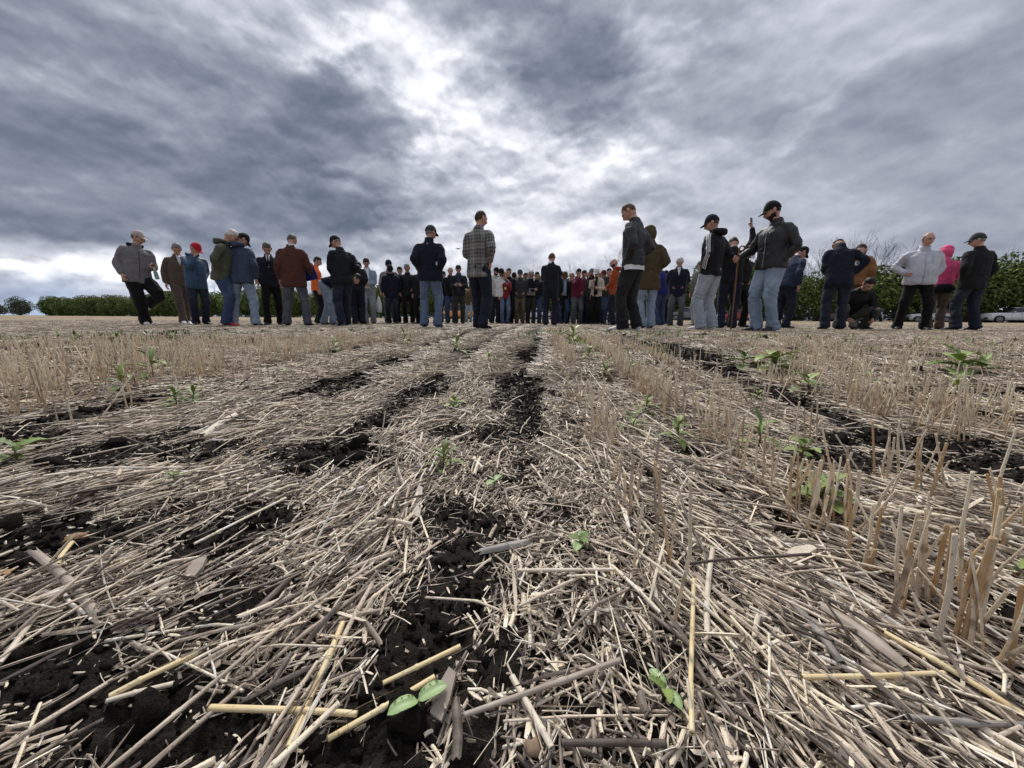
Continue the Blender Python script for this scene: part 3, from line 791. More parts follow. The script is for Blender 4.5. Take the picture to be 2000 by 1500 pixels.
def head_grid(nu=30, nv=24, fem=False):
    V = []
    def g2(x, z, cx, cz, sx, sz): return math.exp(-((x - cx) / sx) ** 2 - ((z - cz) / sz) ** 2)
    for j in range(nv + 1):
        ph = math.pi * j / nv; z = math.cos(ph)
        for i in range(nu):
            th = 2 * math.pi * i / nu - math.pi / 2 + math.pi   # i = 0 is the back
            x, y = math.cos(th) * math.sin(ph), math.sin(th) * math.sin(ph)
            w, dpt, h = .0755, .094, .118
            X, Y, Z = x * w, y * dpt, z * h
            if z < 0:
                X *= 1 - .36 * (-z) ** 1.6
                if y < 0: Y *= 1 - .45 * (-z) ** 1.0
                else: Y *= 1 + .05 * (-z)
            else:
                X *= 1 + .04 * z; Y *= 1 + .04 * z * (y < 0)
            if y > 0:
                f = y
                Y += f * (.026 * g2(x, z, 0, -.22, .16, .17) + .012 * g2(x, z, 0, .0, .10, .2)
                          + .007 * g2(x, z, 0, .20, .65, .10) - .013 * (g2(x, z, .42, .05, .22, .12) + g2(x, z, -.42, .05, .22, .12))
                          + .007 * g2(x, z, 0, -.52, .26, .09) - .005 * g2(x, z, 0, -.66, .25, .05) + .012 * g2(x, z, 0, -.88, .25, .16)
                          + .005 * (g2(x, z, .6, -.18, .2, .16) + g2(x, z, -.6, -.18, .2, .16)))
                Y -= .006 * (z > .3) * (z - .3) * f * 6
            V.append(Vector((X, Y, Z)))
    F = []
    for j in range(nv):
        for i in range(nu):
            a, b = j * nu + i, j * nu + (i + 1) % nu
            F.append((a, a + nu, b + nu, b))
    return V, F, nu, nv
HV, HF, HNU, HNV = head_grid()
def ear(side):
    V, F = loft([Vector((side * .070, -.002, -.034)), Vector((side * .078, -.004, -.022)), Vector((side * .084, -.008, .004)), Vector((side * .082, -.010, .024)), Vector((side * .074, -.008, .034))],
                [(.008, .005), (.014, .006), (.019, .007), (.017, .006), (.008, .004)], 8, up=Vector((0, 1, 0)))
    return V, F
def head_shell(test, off, rag=0.0, seed=0, zoff=0):
    """patch of the head surface pushed outward (hair, beard, knitted hat)"""
    idx = {}; V = []; F = []
    for f in HF:
        c = sum((HV[i] for i in f), Vector()) / len(f)
        if test(c):
            q = []
            for i in f:
                if i not in idx:
                    v = HV[i]; n = Vector((v.x / .0755 ** 2, v.y / .094 ** 2, v.z / .118 ** 2)).normalized()
                    o = off(v) if callable(off) else off
                    o += rag * noise.noise(v * 60 + Vector((seed, 0, 0)))
                    idx[i] = len(V); V.append(v + n * o)
                q.append(idx[i])
            if len(set(q)) > 2: F.append(tuple(dict.fromkeys(q)))
    # turn the open border inward so that the patch has a thickness
    edges = {}
    for f in F:
        for a, b in zip(f, f[1:] + f[:1]): edges[(a, b)] = 1
    rim = [(a, b) for (a, b) in edges if (b, a) not in edges]
    inner = {}
    for a, b in rim:
        for k in (a, b):
            if k not in inner: inner[k] = len(V); V.append(V[k] * .90)
    for a, b in rim: F.append((b, a, inner[a], inner[b]))
    return V, F
def hair_line(c, back=-.05, front=.052):
    # lower limit of hair: high at the forehead, down to the nape at the back
    t = (c.y + .09) / .18
    lim = back + (front - back) * max(0, min(1, t)) ** 1.1
    if c.y > .03: lim = front + (c.y - .03) * .35
    return c.z > lim and not (abs(c.x) > .055 and -.02 < c.y < .03 and c.z < .012)
def cap_geo(style='cap', jx=0):
    dome = head_shell(lambda c: c.z > .028 + (c.y < 0) * c.y * .25, lambda v: .011 + .012 * max(0, v.z / .118) ** .7, 0)
    V, F = list(dome[0]), list(dome[1])
    b = len(V)
    # visor
    n = 12; rows = 4
    for r_ in range(rows + 1):
        s = r_ / rows
        for k in range(n + 1):
            an = math.radians(20 + 140 * k / n)
            rx, ry = .083, .103
            x = math.cos(an) * rx; y = math.sin(an) * ry
            out = s * (.066 * math.sin(an) ** 1.4)
            V.append(Vector((x * (1 + .05 * s), y + out, .040 - .30 * out - abs(x) * abs(x) * 1.6)))
    m = (rows + 1) * (n + 1)
    for k in range(m): V.append(V[b + k] + Vector((0, 0, -.004)))
    for r_ in range(rows):
        for k in range(n):
            a = b + r_ * (n + 1) + k
            F.append((a, a + 1, a + n + 2, a + n + 1)); F.append((a + m, a + m + n + 1, a + m + n + 2, a + m + 1))
    e = b + rows * (n + 1)
    for k in range(n): F.append((e + k, e + k + 1, e + m + k + 1, e + m + k))
    for r_ in range(rows):
        a = b + r_ * (n + 1); F.append((a, a + n + 1, a + m + n + 1, a + m)); a += n; F.append((a, a + m, a + m + n + 1, a + n + 1))
    return V, F
def hood_up_geo(front_open=True):
    return head_shell(lambda c: not (c.y > .045 and -.10 < c.z < .075 and abs(c.x) < .062), lambda v: .018 + .012 * (v.z > .05) + .014 * (v.y < 0), .006, 3)

HAND = {}
def hand_geo(curl=.5, side=1, grip=False):
    """palm with four fingers and a thumb; wrist at the origin, fingers towards -Z, palm faces -X*side (towards the thigh), thumb forward (+Y)"""
    key = (round(curl, 1), side, grip)
    if key in HAND: return HAND[key]
    parts = [loft([Vector((0, 0, .02)), Vector((0, 0, 0)), Vector((0, .002, -.03)), Vector((0, .003, -.065)), Vector((0, .002, -.088))],
                  [(.021, .027), (.019, .028), (.017, .038), (.016, .042), (.012, .036)], 8, up=Vector((1, 0, 0)))]
    for k, (oy, L) in enumerate(((.030, .066), (.010, .076), (-.010, .070), (-.029, .055))):
        p = Vector((0, oy, -.078)); path = [p + Vector((0, 0, .02)), p]; ang = 0
        for sgm in (.45, .32, .26):
            ang += curl * (1.0 + .12 * k)
            p = p + Vector((-side * math.sin(ang), -oy * .05, -math.cos(ang))) * L * sgm
            path.append(p)
        parts.append(loft(path, [.0095, .0095, .0085, .0078, .0058], 6, up=Vector((0, 1, 0))))
    t0 = Vector((0, .026, -.018)); parts.append(loft([t0, t0 + Vector((-side * .012, .022, -.022)), t0 + Vector((-side * .020, .030, -.048)), t0 + Vector((-side * .026, .022, -.068))], [.014, .0125, .0105, .007], 6, up=Vector((0, 1, 0))))
    HAND[key] = merge(parts)
    return HAND[key]
def shoe_geo(side=1):
    # heel at -y .. toe at +y, origin below the ankle on the ground
    ys = [-.075, -.06, -.02, .04, .09, .14, .175, .19]
    ws = [.020, .033, .038, .040, .046, .046, .034, .014]
    hs = [.060, .085, .095, .080, .060, .048, .038, .020]
    U = []
    up = loft([Vector((0, y, h * .5 + .012)) for y, h in zip(ys, hs)], [(w, h * .5) for w, h in zip(ws, hs)], 12)
    so = loft([Vector((0, y, .012)) for y in ys], [(w + .004, .013) for w in ws], 10)
    return up, so

ARMS = {   # wrist target from the shoulder (x = outward, y = forward, z = up), elbow direction, hand curl
    'down': ((.07, .03, -.53), (.25, -1, 0), .35), 'relax': ((.05, .09, -.51), (.5, -1, 0), .45),
    'pocket': ((-.025, .035, -.475), (.9, -.9, 0), .3), 'jacket': ((-.035, .060, -.40), (.45, -1, 0), .5), 'back': ((-.11, -.17, -.40), (1, -.4, 0), .6),
    'phone': ((-.10, .30, -.27), (.6, -.6, -1), .9), 'phone_high': ((-.12, .33, -.06), (.4, -.3, -1), .9), 'face': ((-.16, .20, .06), (.5, .1, -1), .9),
    'cross': ((-.24, .22, -.24), (.8, .2, -1), .6), 'akimbo': ((.02, .02, -.42), (1.0, -.7, 0), .8), 'forward': ((-.02, .28, -.30), (.5, -1, -.6), .7),
    'raised': ((.16, .30, .30), (.6, 0, -1), .8), 'front': ((-.13, .22, -.42), (.7, -.6, -.4), .6), 'tuck': ((-.14, .16, -.30), (.9, -.3, -.6), .9),
}
DEBUG = False
def person(px, top, foot, yaw, jacket, trousers, label, *, z=None, height=1.78, armL='down', armR='down', lean=0., side=0., head_yaw=0., head_pitch=0., legs='stand',
           hair='brown', hairstyle='short', cap=None, beard=None, hood=None, hoodup=None, hem=.86, collar=0.0, build=1.07, belly=0., loose=1.0, shoe='black', detail=None,
           shirt=None, crouch=0., sole='dark', extra=None, jeans_w=1.06, group=None, tuckin=False, glasses=None, twist=0., quilt=0., roll=0., dist_top=None, name='person', folds_amp=1.0, fit=True, openfront=False, tie=None):
    """a standing figure whose head top is seen at (px, top); the ground there is 0.15 m below the lens"""
    # depth from the apparent height unless given
    zfix = z is not None
    if z is None:
        # head top height above lens = height - 0.15
        d1 = pix_dir(px, top)
        z = (height - .15) / d1.z
    d = pix_dir(foot[0] if isinstance(foot, tuple) else px, 640)
    X, Y = d.x * z, d.y * z
    gz = float(ground_z(np.array([X]), np.array([Y]), np.array([0.]), False)[0])
    hs = height / 1.78
    S = Vector
    seed = (px * 1.37) % 97
    if crouch < .3 and lean < .9 and head_pitch < 55: head_pitch += HPB
    far = z > 8.2 if detail is None else not detail
    vox = .0155 if not far else .023
    # joints, in the figure's own frame: +Y is forward, +X its right hand side is -? (x>0 is the figure's right)
    lq = Matrix.Rotation(-lean, 3, 'X') @ Matrix.Rotation(side, 3, 'Y')
    pel = S((0, 0, .982 - crouch)); 
    def up(v): return pel + lq @ S(v)
    waist, chest, shl, neck = up((0, -.005, .14)), up((0, .0, .34)), up((0, -.01, .50)), up((0, -.005, .565))
    tw = Matrix.Rotation(twist, 3, 'Z')
    sh = {s: up(tw @ S((s * .182 * build ** .5, -.01, .462))) for s in (1, -1)}
    hp = {s: S((s * .088, 0, pel.z - .03)) for s in (1, -1)}
    LEG = {'stand': ((.10, .02, 0), (-.10, -.02, 0)), 'wide': ((.19, .0, 0), (-.19, 0, 0)), 'walk': ((.09, .24, 0), (-.09, -.22, 0)), 'step': ((.11, .17, 0), (-.12, -.08, 0)),
           'close': ((.07, 0, 0), (-.07, .01, 0)), 'lift': ((.10, .0, 0), (-.22, .10, .40)), 'crouch': ((.20, .12, 0), (-.20, .05, 0)), 'walkfar': ((.10, .36, 0), (-.10, -.30, 0))}
    if isinstance(legs, str): fR, fL = LEG[legs]
    else: fR, fL = legs
    foot_p = {1: S(fR), -1: S(fL)}
    ank = {s: foot_p[s] + S((0, -.02, .085)) for s in (1, -1)}
    knee = {}
    for s in (1, -1):
        kp = S((s * .25, 1, 0)) if not (crouch > .3) else S((s * .55, 1, .2))
        knee[s], ank[s] = ik(hp[s], ank[s], .455, .435, kp)
    arm = {}
    for s, nm in ((1, armR), (-1, armL)):
        if isinstance(nm, str): off, pole, curl = ARMS[nm]
        else: off, pole, curl = nm
        q = tw @ S((off[0] * s, off[1], off[2])); pl = tw @ S((pole[0] * s, pole[1], pole[2]))
        el, wr = ik(sh[s], sh[s] + lq @ q, .295, .265, lq @ pl)
        arm[s] = (el, wr, curl)
    root = empty(name, (X, Y, gz), R(-yaw) + math.atan2(-X, Y) if False else R(-yaw))
    root.scale = (hs, hs, hs)
    B = build
    # ---- head frame
    hp_ = Matrix.Rotation(R(-head_yaw), 3, 'Z') @ Matrix.Rotation(R(-head_pitch), 3, 'X') @ Matrix.Rotation(R(roll), 3, 'Y')
    nb = neck + lq @ S((0, .02, .02))
    hc = nb + (Matrix.Rotation(-lean * .5, 3, 'X') @ Matrix.Rotation(R(-head_yaw), 3, 'Z') @ Matrix.Rotation(R(-head_pitch * .55), 3, 'X')) @ S((0, .018, .125))
    HM = Matrix.Translation(hc) @ hp_.to_4x4()
    HM = HM @ Matrix.Scale(1.06, 4)
    def hx(V): return [HM @ v for v in V]
    # ---- body
    tr = [loft([pel + S((0, 0, -.06)), pel, waist, chest, shl, neck], [(.14, .10), (.155, .11), (.135, .10), (.155, .105), (.12, .075), (.05, .05)], 12),
          loft([shl, neck, nb + (hc - nb) * .35, hc + hp_ @ S((0, -.02, -.03))], [(.07, .06), (.058, .060), (.054, .058), (.045, .05)], 12)]
    for s in (1, -1):
        el, wr, _ = arm[s]
        tr.append(loft([sh[s] - (sh[s] - shl) * .3, sh[s], sh[s].lerp(el, .5), el, el.lerp(wr, .4), wr], [.05, .050, .045, .036, .036, .025], 8, up=S((0, 1, 0))))
        tr.append(loft([hp[s], hp[s].lerp(knee[s], .5), knee[s], knee[s].lerp(ank[s], .35), ank[s]], [.08, .07, .052, .052, .036], 8))
    co, fc, nm = remesh(tr, .024, 1)
    parts = [([Vector(c) for c in co], fc)]
    nbody = len(co)
    parts.append((hx(HV), HF)); nhead = len(HV)
    for s in (1, -1): v, f = ear(s); parts.append((hx(v), f))
    hand_at = {}
    for s in (1, -1):
        el, wr, curl = arm[s]
        fa = (wr - el).normalized()
        zax = -fa; xax = lq @ tw @ S((s, 0, 0)); xax = (xax - zax * xax.dot(zax))
        if xax.length < .2: xax = S((0, 0, 1)) - zax * zax.z
        xax.normalize(); yax = zax.cross(xax)
        if s < 0 and False: pass
        # thumb has to point forward / up
        fw = lq @ S((0, 1, .35))
        if yax.dot(fw) < 0: xax, yax = -xax, -yax
        M = Matrix((xax, yax, zax)).transposed().to_4x4(); M.translation = wr
        sd = 1 if (xax.dot(lq @ S((s, 0, 0))) > 0) == (s > 0) else -1
        sd = 1 if (M.to_3x3() @ S((1, 0, 0))).dot(lq @ S((s, 0, 0))) > 0 else -1
        v, f = hand_geo(curl, sd); parts.append(([M @ q for q in v], f)); hand_at[s] = M
    V, F = merge(parts)
    me = mesh_from('body', V, F, M_SKIN, smooth=True)
    tint = np.zeros(len(V), np.float32)
    for i, v in enumerate(HV):      # lips, eye sockets and stubble shade as skin pigment
        t = 0.0; xx, zz = v.x / .0755, v.z / .118
        if v.y > .05: t = max(t, .35 * math.exp(-((xx) / .30) ** 2 - ((zz + .56) / .05) ** 2))
        if beard == 'stubble' and v.y > -.01 and zz < -.28: t = max(t, .30)
        tint[nbody + i] = t
    at = me.attributes.new('tint', 'FLOAT', 'POINT'); at.data.foreach_set('value', tint)
    link('body', me, root)
    # ---- eyes, brows
    if not far or True:
        for s in (1, -1):
            v, f = loft([S((s * .017, .0835, .009)), S((s * .024, .0865, .011)), S((s * .034, .0845, .011)), S((s * .043, .077, .008))], [(.002, .001), (.005, .004), (.005, .004), (.002, .001)], 6, up=S((0, 0, 1)))
            link('eye', mesh_from('eye', hx(v), f, M_EYE, True), root)
        bm_ = []
        for s in (1, -1):
            bm_.append(loft([S((s * .012, .0935, .024)), S((s * .026, .0945, .030)), S((s * .042, .086, .029)), S((s * .052, .074, .023))], [(.003, .003), (.0042, .003), (.004, .003), (.002, .002)], 6, up=S((0, 0, 1))))
        v, f = merge(bm_); link('eyebrows', mesh_from('eyebrows', hx(v), f, HAIR['dark' if hair not in ('grey', 'white', 'fair') else 'greybrown'], True), root)
    # ---- hair, cap, beard
    hz = .008 if hairstyle in ('short', 'long') else .003
    if hairstyle != 'bald':
        test = (lambda c: hair_line(c)) if hairstyle != 'balding' else (lambda c: hair_line(c, -.05, .10) and c.z < .055)
        v, f = head_shell(test, lambda q: hz + (.010 if hairstyle == 'short' and q.z > .06 else 0), .005 if hairstyle == 'short' else .001, seed)
        if cap: v, f = head_shell(lambda c: hair_line(c, -.045, .03) and c.z < .045 and c.y < .05, .004, .001, seed)
        if not hoodup: link('hair', mesh_from('hair', hx(v), f, HAIR[hair], True), root)
        if hairstyle == 'long' and not hoodup:
            v, f = loft([S((0, -.06, .06)), S((0, -.095, -.02)), S((0, -.095, -.10)), S((0, -.085, -.17))], [(.06, .03), (.075, .035), (.07, .03), (.03, .015)], 10)
            link('hair', mesh_from('hair', hx(v), f, HAIR[hair], True), root)
    if cap:
        v, f = cap_geo(); link('cap', mesh_from('cap', hx(v), f, cap, True), root)
    if beard == 'full':
        v, f = head_shell(lambda c: c.y > -.01 and c.z < -.035 and not (abs(c.x) < .018 and -.062 > c.z > -.074 and c.y > .05) and not (c.z > -.052 and c.y > .045 and abs(c.x) < .06 and c.z > -.048), .007, .003, seed)
        link('beard', mesh_from('beard', hx(v), f, HAIR['dark' if hair != 'grey' else 'grey'], True), root)
    if glasses:
        gp = []
        for s in (1, -1):
            gp.append(loft([S((s * .008, .099, .008)), S((s * .012, .100, .018)), S((s * .045, .092, .019)), S((s * .052, .082, .012)), S((s * .042, .090, -.012)), S((s * .015, .100, -.012)), S((s * .008, .099, .008))], [.0022] * 7, 5))
            gp.append(loft([S((s * .052, .083, .012)), S((s * .078, .0, .010))], [.002, .002], 5))
        if glasses == 'dark':
            for s in (1, -1): gp.append(loft([S((s * .012, .097, .005)), S((s * .030, .096, .005)), S((s * .048, .085, .005))], [(.012, .003), (.015, .004), (.011, .003)], 8, up=S((0, 0, 1))))
        v, f = merge(gp); link('glasses', mesh_from('glasses', hx(v), f, M_EYE, True), root)
    if hoodup:
        v, f = hood_up_geo(); link('hood', mesh_from('hood', hx(v), f, hoodup, True), root)
    # ---- trousers
    tp = [loft([S((0, 0, pel.z - .10)), S((0, 0, pel.z - .02)), pel + lq @ S((0, 0, .06)), pel + lq @ S((0, 0, .11))], [(.155 * B, .115), (.172 * B, .125 + belly * .4), (.162 * B, .118 + belly * .6), (.150 * B, .105 + belly * .5)], 16)]
    J = jeans_w
    for s in (1, -1):
        k_, a_ = knee[s], ank[s]
        a2 = a_ + (k_ - a_).normalized() * -.035
        tp.append(loft([hp[s] + S((-s * .012, 0, .05)), hp[s] + S((0, 0, -.04)), hp[s].lerp(k_, .45), hp[s].lerp(k_, .85), k_, k_.lerp(a_, .3), k_.lerp(a_, .75), a2],
                       [(.088 * B, .115), (.098 * B, .118), (.088 * J, .095 * J), (.073 * J, .078 * J), (.070 * J, .074 * J), (.068 * J, .073 * J), (.064 * J, .068 * J), (.067 * J, .074 * J)], 12))
    co, fc, nm = remesh(tp, vox, 2)
    bones = []
    for s in (1, -1): bones += [(hp[s], knee[s], .95), (knee[s], ank[s], .95)]
    bones.append((pel, waist, 0.))
    co = folds(co, nm, .026 * folds_amp * (1 if trousers.name.find('denim') >= 0 else .8), seed, bones)
    link('trousers', mesh_from('trousers', co, fc, trousers, True), root)
    # ---- shoes
    for s in (1, -1):
        (uv_, uf), (sv, sf) = shoe_geo()
        a_ = ank[s]; dirk = (knee[s] - a_); 
        tip = 0.0
        if foot_p[s].z > .1: tip = -.9
        elif foot_p[s].y < -.15: tip = .25
        M = Matrix.Translation(a_ + S((0, .02, -.085))) @ Matrix.Rotation(R(-12 * s), 4, 'Z') @ Matrix.Rotation(-tip, 4, 'X')
        so = link('shoe', mesh_from('shoe', [M @ v for v in uv_], uf, SHOE[shoe], True), root)
        link('sole', mesh_from('sole', [M @ v for v in sv], sf, M_SOLEW if sole == 'white' else M_SOLE, True), so)
    # ---- jacket
    hemz = hem - .965
    L = loose
    bl = belly
    def ring(t, a, b, y=0): return (up((0, y, t)), (a, b))
    if lean > .9: hr = [ring(-.02, .165 * B, .125)]
    else: hr = [ring(hemz, .185 * B * L, (.135 + bl) * L, bl * .3), ring(hemz * .5, .187 * B * L, (.138 + bl) * L, bl * .4)]
    rings = hr + [ring(.06, .178 * B * L, (.132 + bl) * L, bl * .5), ring(.17, .174 * B * L, (.132 + bl * .9) * L, bl * .6), ring(.30, .188 * B * L, .138 + bl * .5, bl * .25),
                  ring(.39, .188 * B * L, .135 + bl * .1, 0), ring(.455, .155 * B ** .5, .110, -.01), ring(.505, .108, .088, -.012), ring(.545, .078, .074, -.004), ring(.585 + collar, .066 + (collar > 0) * .008, .068, .008)]
    jp = [loft([r_[0] for r_ in rings], [r_[1] for r_ in rings], 18, up=tw @ S((1, 0, 0)) if abs(twist) > .01 else None)]
    bones = [(pel, shl, .15)]
    for s in (1, -1):
        el, wr, _ = arm[s]; fa = (wr - el).normalized()
        cuff = wr - fa * .01
        jp.append(loft([shl.lerp(sh[s], .55) + lq @ S((0, 0, -.02)), sh[s] + lq @ S((0, 0, -.008)), sh[s].lerp(el, .22), sh[s].lerp(el, .6), el, el.lerp(cuff, .3), el.lerp(cuff, .8), cuff],
                       [(.070, .066), (.070 * L ** .5, .062), (.074 * L, .068 * L), (.063 * L, .063 * L), (.058 * L, .060 * L), (.056 * L, .056 * L), (.046 * L, .046 * L), (.040, .040)], 12, up=S((0, 1, 0))))
        bones += [(sh[s], el, .9), (el, wr, .12)]
    co, fc, nm = remesh(jp, vox, 3)
    co = folds(co, nm, .018 * folds_amp, seed + 31, bones, quilt)
    jk = link('jacket', mesh_from('jacket', co, fc, jacket, True), root)
    if shirt:       # open front: a shirt strip and collar
        if openfront:
            pts = [up((0, .080, .565)), up((0, .125 + bl * .2, .47)), up((0, .150 + bl * .6, .36)), up((0, .150 + bl * .9, .24)), up((0, .148 + bl, .12)), up((0, .142 + bl, .0))]
            rd = [(.045, .012), (.055, .013), (.050, .013), (.055, .013), (.062, .013), (.070, .012)]
        else:
            pts = [up((0, .078, .565)), up((0, .112 + bl * .1, .50)), up((0, .134 + bl * .4, .43)), up((0, .140 + bl * .6, .35))]
            rd = [(.042, .012), (.036, .012), (.022, .011), (.004, .008)]
        v, f = loft(pts, rd, 10)
        link('shirt', mesh_from('shirt', v, f, shirt, True), root)
        if tie:
            v, f = loft([up((0, .094, .55)), up((0, .126, .50)), up((0, .147 + bl * .4, .43)), up((0, .153 + bl * .6, .36))], [(.014, .007), (.010, .007), (.018, .007), (.020, .006)], 8)
            link('tie', mesh_from('tie', v, f, tie, True), root)
    # collar
    if collar >= 0:
        n = 18; V, F = [], []
        for j, (t, a, b, yy) in enumerate(((.545, .082, .078, -.002), (.600 + collar, .070 + .01 * (collar > 0), .072, .010), (.598 + collar, .062 + .01 * (collar > 0), .064, .010), (.55, .066, .064, .0))):
            for k in range(n):
                an = 2 * math.pi * (k + .5) / n + math.pi / 2
                gap = .03 if abs(((k + .5) / n) * 2 - 1) > .94 else 0
                V.append(up((math.cos(an) * a, math.sin(an) * b + yy, t - .035 * max(0, math.sin(an)) - gap)))
        for j in range(3):
            for k in range(n): F.append((j * n + k, j * n + (k + 1) % n, (j + 1) * n + (k + 1) % n, (j + 1) * n + k))
        link('collar', mesh_from('collar', V, F, jacket if not (extra and extra.get('collar')) else extra['collar'], True), root)
    if hood:        # hood lying on the back of the neck
        v, f = loft([up((-.085, .03, .565)), up((-.10, -.055, .575)), up((-.055, -.125, .56)), up((0, -.145, .55)), up((.055, -.125, .56)), up((.10, -.055, .575)), up((.085, .03, .565))],
                    [(.022, .022), (.036, .032), (.048, .040), (.058, .044), (.048, .040), (.036, .032), (.022, .022)], 10, up=S((0, 0, 1)))
        link('hood', mesh_from('hood', v, f, hood, True), root)
    if hem < .8 or True:
        # hem band
        pass
    # settle distance (or size) so that the top of the head comes out where the photograph has it
    if fit and crouch < .3 and lean < .9:
        hb = (HM @ S((0, 0, .125 + (.012 if cap or hoodup else 0)))) 
        if head_pitch > 55: hb = up((0, 0, .60))
        for _ in range(6):
            w = Matrix.LocRotScale(root.location, root.rotation_euler, root.scale) @ hb
            q = cam_rot.inverted() @ (w - Vector((0, 0, CAM_H)))
            py = 750 - FPX * q.y / -q.z
            if abs(py - top) < .3: break
            k = (621 - top) / (621 - py)
            if zfix: root.scale = root.scale * ((k - 1) * .92 + 1)
            else:
                root.location.x /= k; root.location.y /= k
        w = Matrix.LocRotScale(root.location, root.rotation_euler, root.scale) @ hb
        q = cam_rot.inverted() @ (w - Vector((0, 0, CAM_H)))
        root.location.x += (px - (1000 - FPX * q.x / q.z)) / FPX * -q.z * .8
        root.location.z = float(ground_z(np.array([root.location.x]), np.array([root.location.y]), np.array([0.]), False)[0])
        w = Matrix.LocRotScale(root.location, root.rotation_euler, root.scale) @ hb
        q = cam_rot.inverted() @ (w - Vector((0, 0, CAM_H)))
        if DEBUG: print('DBG', round(px), 'head px', round(1000 - FPX * q.x / q.z), 'z', round(root.location.y, 2), 'h', round(root.scale.x * 1.78, 2))
    tag(root, label, 'person', group)
    P_ = dict(root=root, B=B, L=L, bl=bl, lean=lean, up=up, jk=jk, co=co, fc=fc, arm=arm, sh=sh, hand=hand_at, hs=hs, lq=lq, pel=pel, hx=hx, knee=knee, ank=ank, z=z, X=X, Y=Y, gz=gz)
    return P_
def world_pt(P_, v): return Matrix.LocRotScale(P_['root'].location, P_['root'].rotation_euler, P_['root'].scale) @ v

def shoe_m(name, col): return material('shoe_' + name, col, .55, .4)
SHOE = dict(black=shoe_m('black', (.02, .02, .021)), white=shoe_m('white', (.68, .67, .64)), red=shoe_m('red', (.45, .02, .03)), grey=shoe_m('grey', (.18, .18, .18)), brown=shoe_m('brown', (.10, .065, .045)))
K = cloth_mat
J_ = dict(
    fleece=K('fleece_grey', (.19, .18, .185), 'fleece'), brown=K('cloth_brown_tracksuit', (.115, .085, .068)), blue=K('jacket_blue', (.018, .060, .125), rough=.55),
    olive=K('jacket_olive', (.080, .083, .058), rough=.6), slate=K('jacket_slate_blue', (.046, .062, .105), rough=.6), navysuit=K('suit_navy', (.013, .014, .022)), blazer=K('blazer_brown', (.095, .036, .026), 'melange'),
    orange=K('jacket_hi_vis_orange', (.85, .16, .035)), puffer=K('puffer_black', (.009, .010, .014), rough=.6), denimj=K('denim_jacket', (.25, .33, .42), 'denim'), black=K('jacket_black', (.012, .012, .014), rough=.6),
    blackm=K('cloth_black', (.009, .009, .010)), navy=K('fleece_navy', (.010, .012, .024)), plaid=K('blazer_plaid', (.055, .053, .050), 'plaid', (.33, .32, .30)), greyj=K('jacket_dark_grey', (.040, .040, .043)),
    midgrey=K('jacket_mid_grey', (.20, .20, .215)), cream=K('jacket_cream', (.48, .46, .42)), whitej=K('jacket_white', (.68, .68, .66)), redj=K('jacket_red', (.20, .018, .032)), leather=K('leather_orange', (.33, .115, .03), rough=.5),
    maroon=K('jacket_maroon', (.12, .015, .032)), beige=K('jacket_beige', (.52, .44, .37)), rust=K('jacket_rust', (.33, .062, .022)), hoodol=K('hoodie_olive', (.085, .062, .032)), royal=K('jacket_royal_blue', (.022, .028, .15)),
    leatherb=K('leather_black', (.008, .008, .0085), rough=.5), camel=K('sweatshirt_camel', (.26, .12, .045)), silver=K('jacket_silver_grey', (.50, .51, .56), rough=.55), pink=K('jacket_pink', (.80, .10, .24), rough=.6), coat=K('coat_black', (.012, .012, .013)),
    vestg=K('jacket_dark_green', (.03, .036, .032)), denimdk=K('denim_navy_jacket', (.03, .04, .075)), greengrey=K('jacket_green_grey', (.17, .19, .16)))
T_ = dict(
    black=K('trousers_black', (.0075, .0075, .0085)), brown=K('trousers_brown', (.110, .082, .066)), dark=K('denim_dark_navy', (.014, .018, .032), 'denim'), jeans=K('denim_mid_blue', (.038, .062, .125), 'denim'), light=K('denim_light_blue', (.235, .295, .375), 'denim'),
    pale=K('denim_pale', (.36, .39, .44), 'denim'), greyd=K('denim_grey', (.075, .083, .098), 'denim'), greyl=K('denim_light_grey', (.23, .26, .29), 'denim'), mid=K('denim_blue', (.105, .145, .225), 'denim'), khaki=K('trousers_khaki', (.115, .090, .065)),
    olive=K('trousers_olive', (.030, .030, .024)), navy=K('trousers_navy', (.013, .016, .030)), blackd=K('denim_black', (.018, .018, .019), 'denim'), greyg=K('trousers_grey_green', (.075, .08, .068)), stone=K('trousers_stone', (.25, .24, .22)))
CAP = {k: K('cap_' + k, c) for k, c in dict(black=(.012, .012, .013), beige=(.48, .42, .38), red=(.50, .02, .035), grey=(.045, .047, .052), navy=(.013, .015, .026), white=(.68, .66, .62), burgundy=(.12, .012, .025), brown=(.10, .065, .03), greyl=(.12, .12, .12)).items()}
p = {}
# ---- left hand group
p['fleece'] = person(272, 451, (290, 0), 121, J_['fleece'], T_['black'], 'man in a grey fleece and beige cap standing on one leg with a bottle', height=1.84, armR='relax', armL='forward', head_yaw=-48, head_pitch=8,
    lean=-.04, side=-.10, legs=((-.02, .02, 0), (-.16, -.16, .36)), hair='brown', cap=CAP['beige'], beard='stubble', hood=J_['blackm'], hem=.80, loose=1.10, build=1.08, shoe='white', sole='white', jeans_w=1.3)
p['tracksuit'] = person(348, 476, (350, 0), 126, J_['brown'], T_['brown'], 'grey-haired man walking in a brown tracksuit behind the man in the red cap', height=1.78, armR='down', armL='forward', head_yaw=8, head_pitch=22,
    lean=.06, legs='walk', hair='grey', shoe='white', sole='white', shirt=M_SHIRTW, hem=.86)
p['redcap'] = person(388, 476, (395, 0), 128, J_['blue'], T_['dark'], 'man in a blue jacket and red cap with one hand at his mouth', height=1.70, armR='face', armL='jacket', head_yaw=-35, head_pitch=28,
    lean=.05, legs='stand', hair='grey', cap=CAP['red'], hem=.80, belly=.035, build=1.06, hood=J_['blue'])
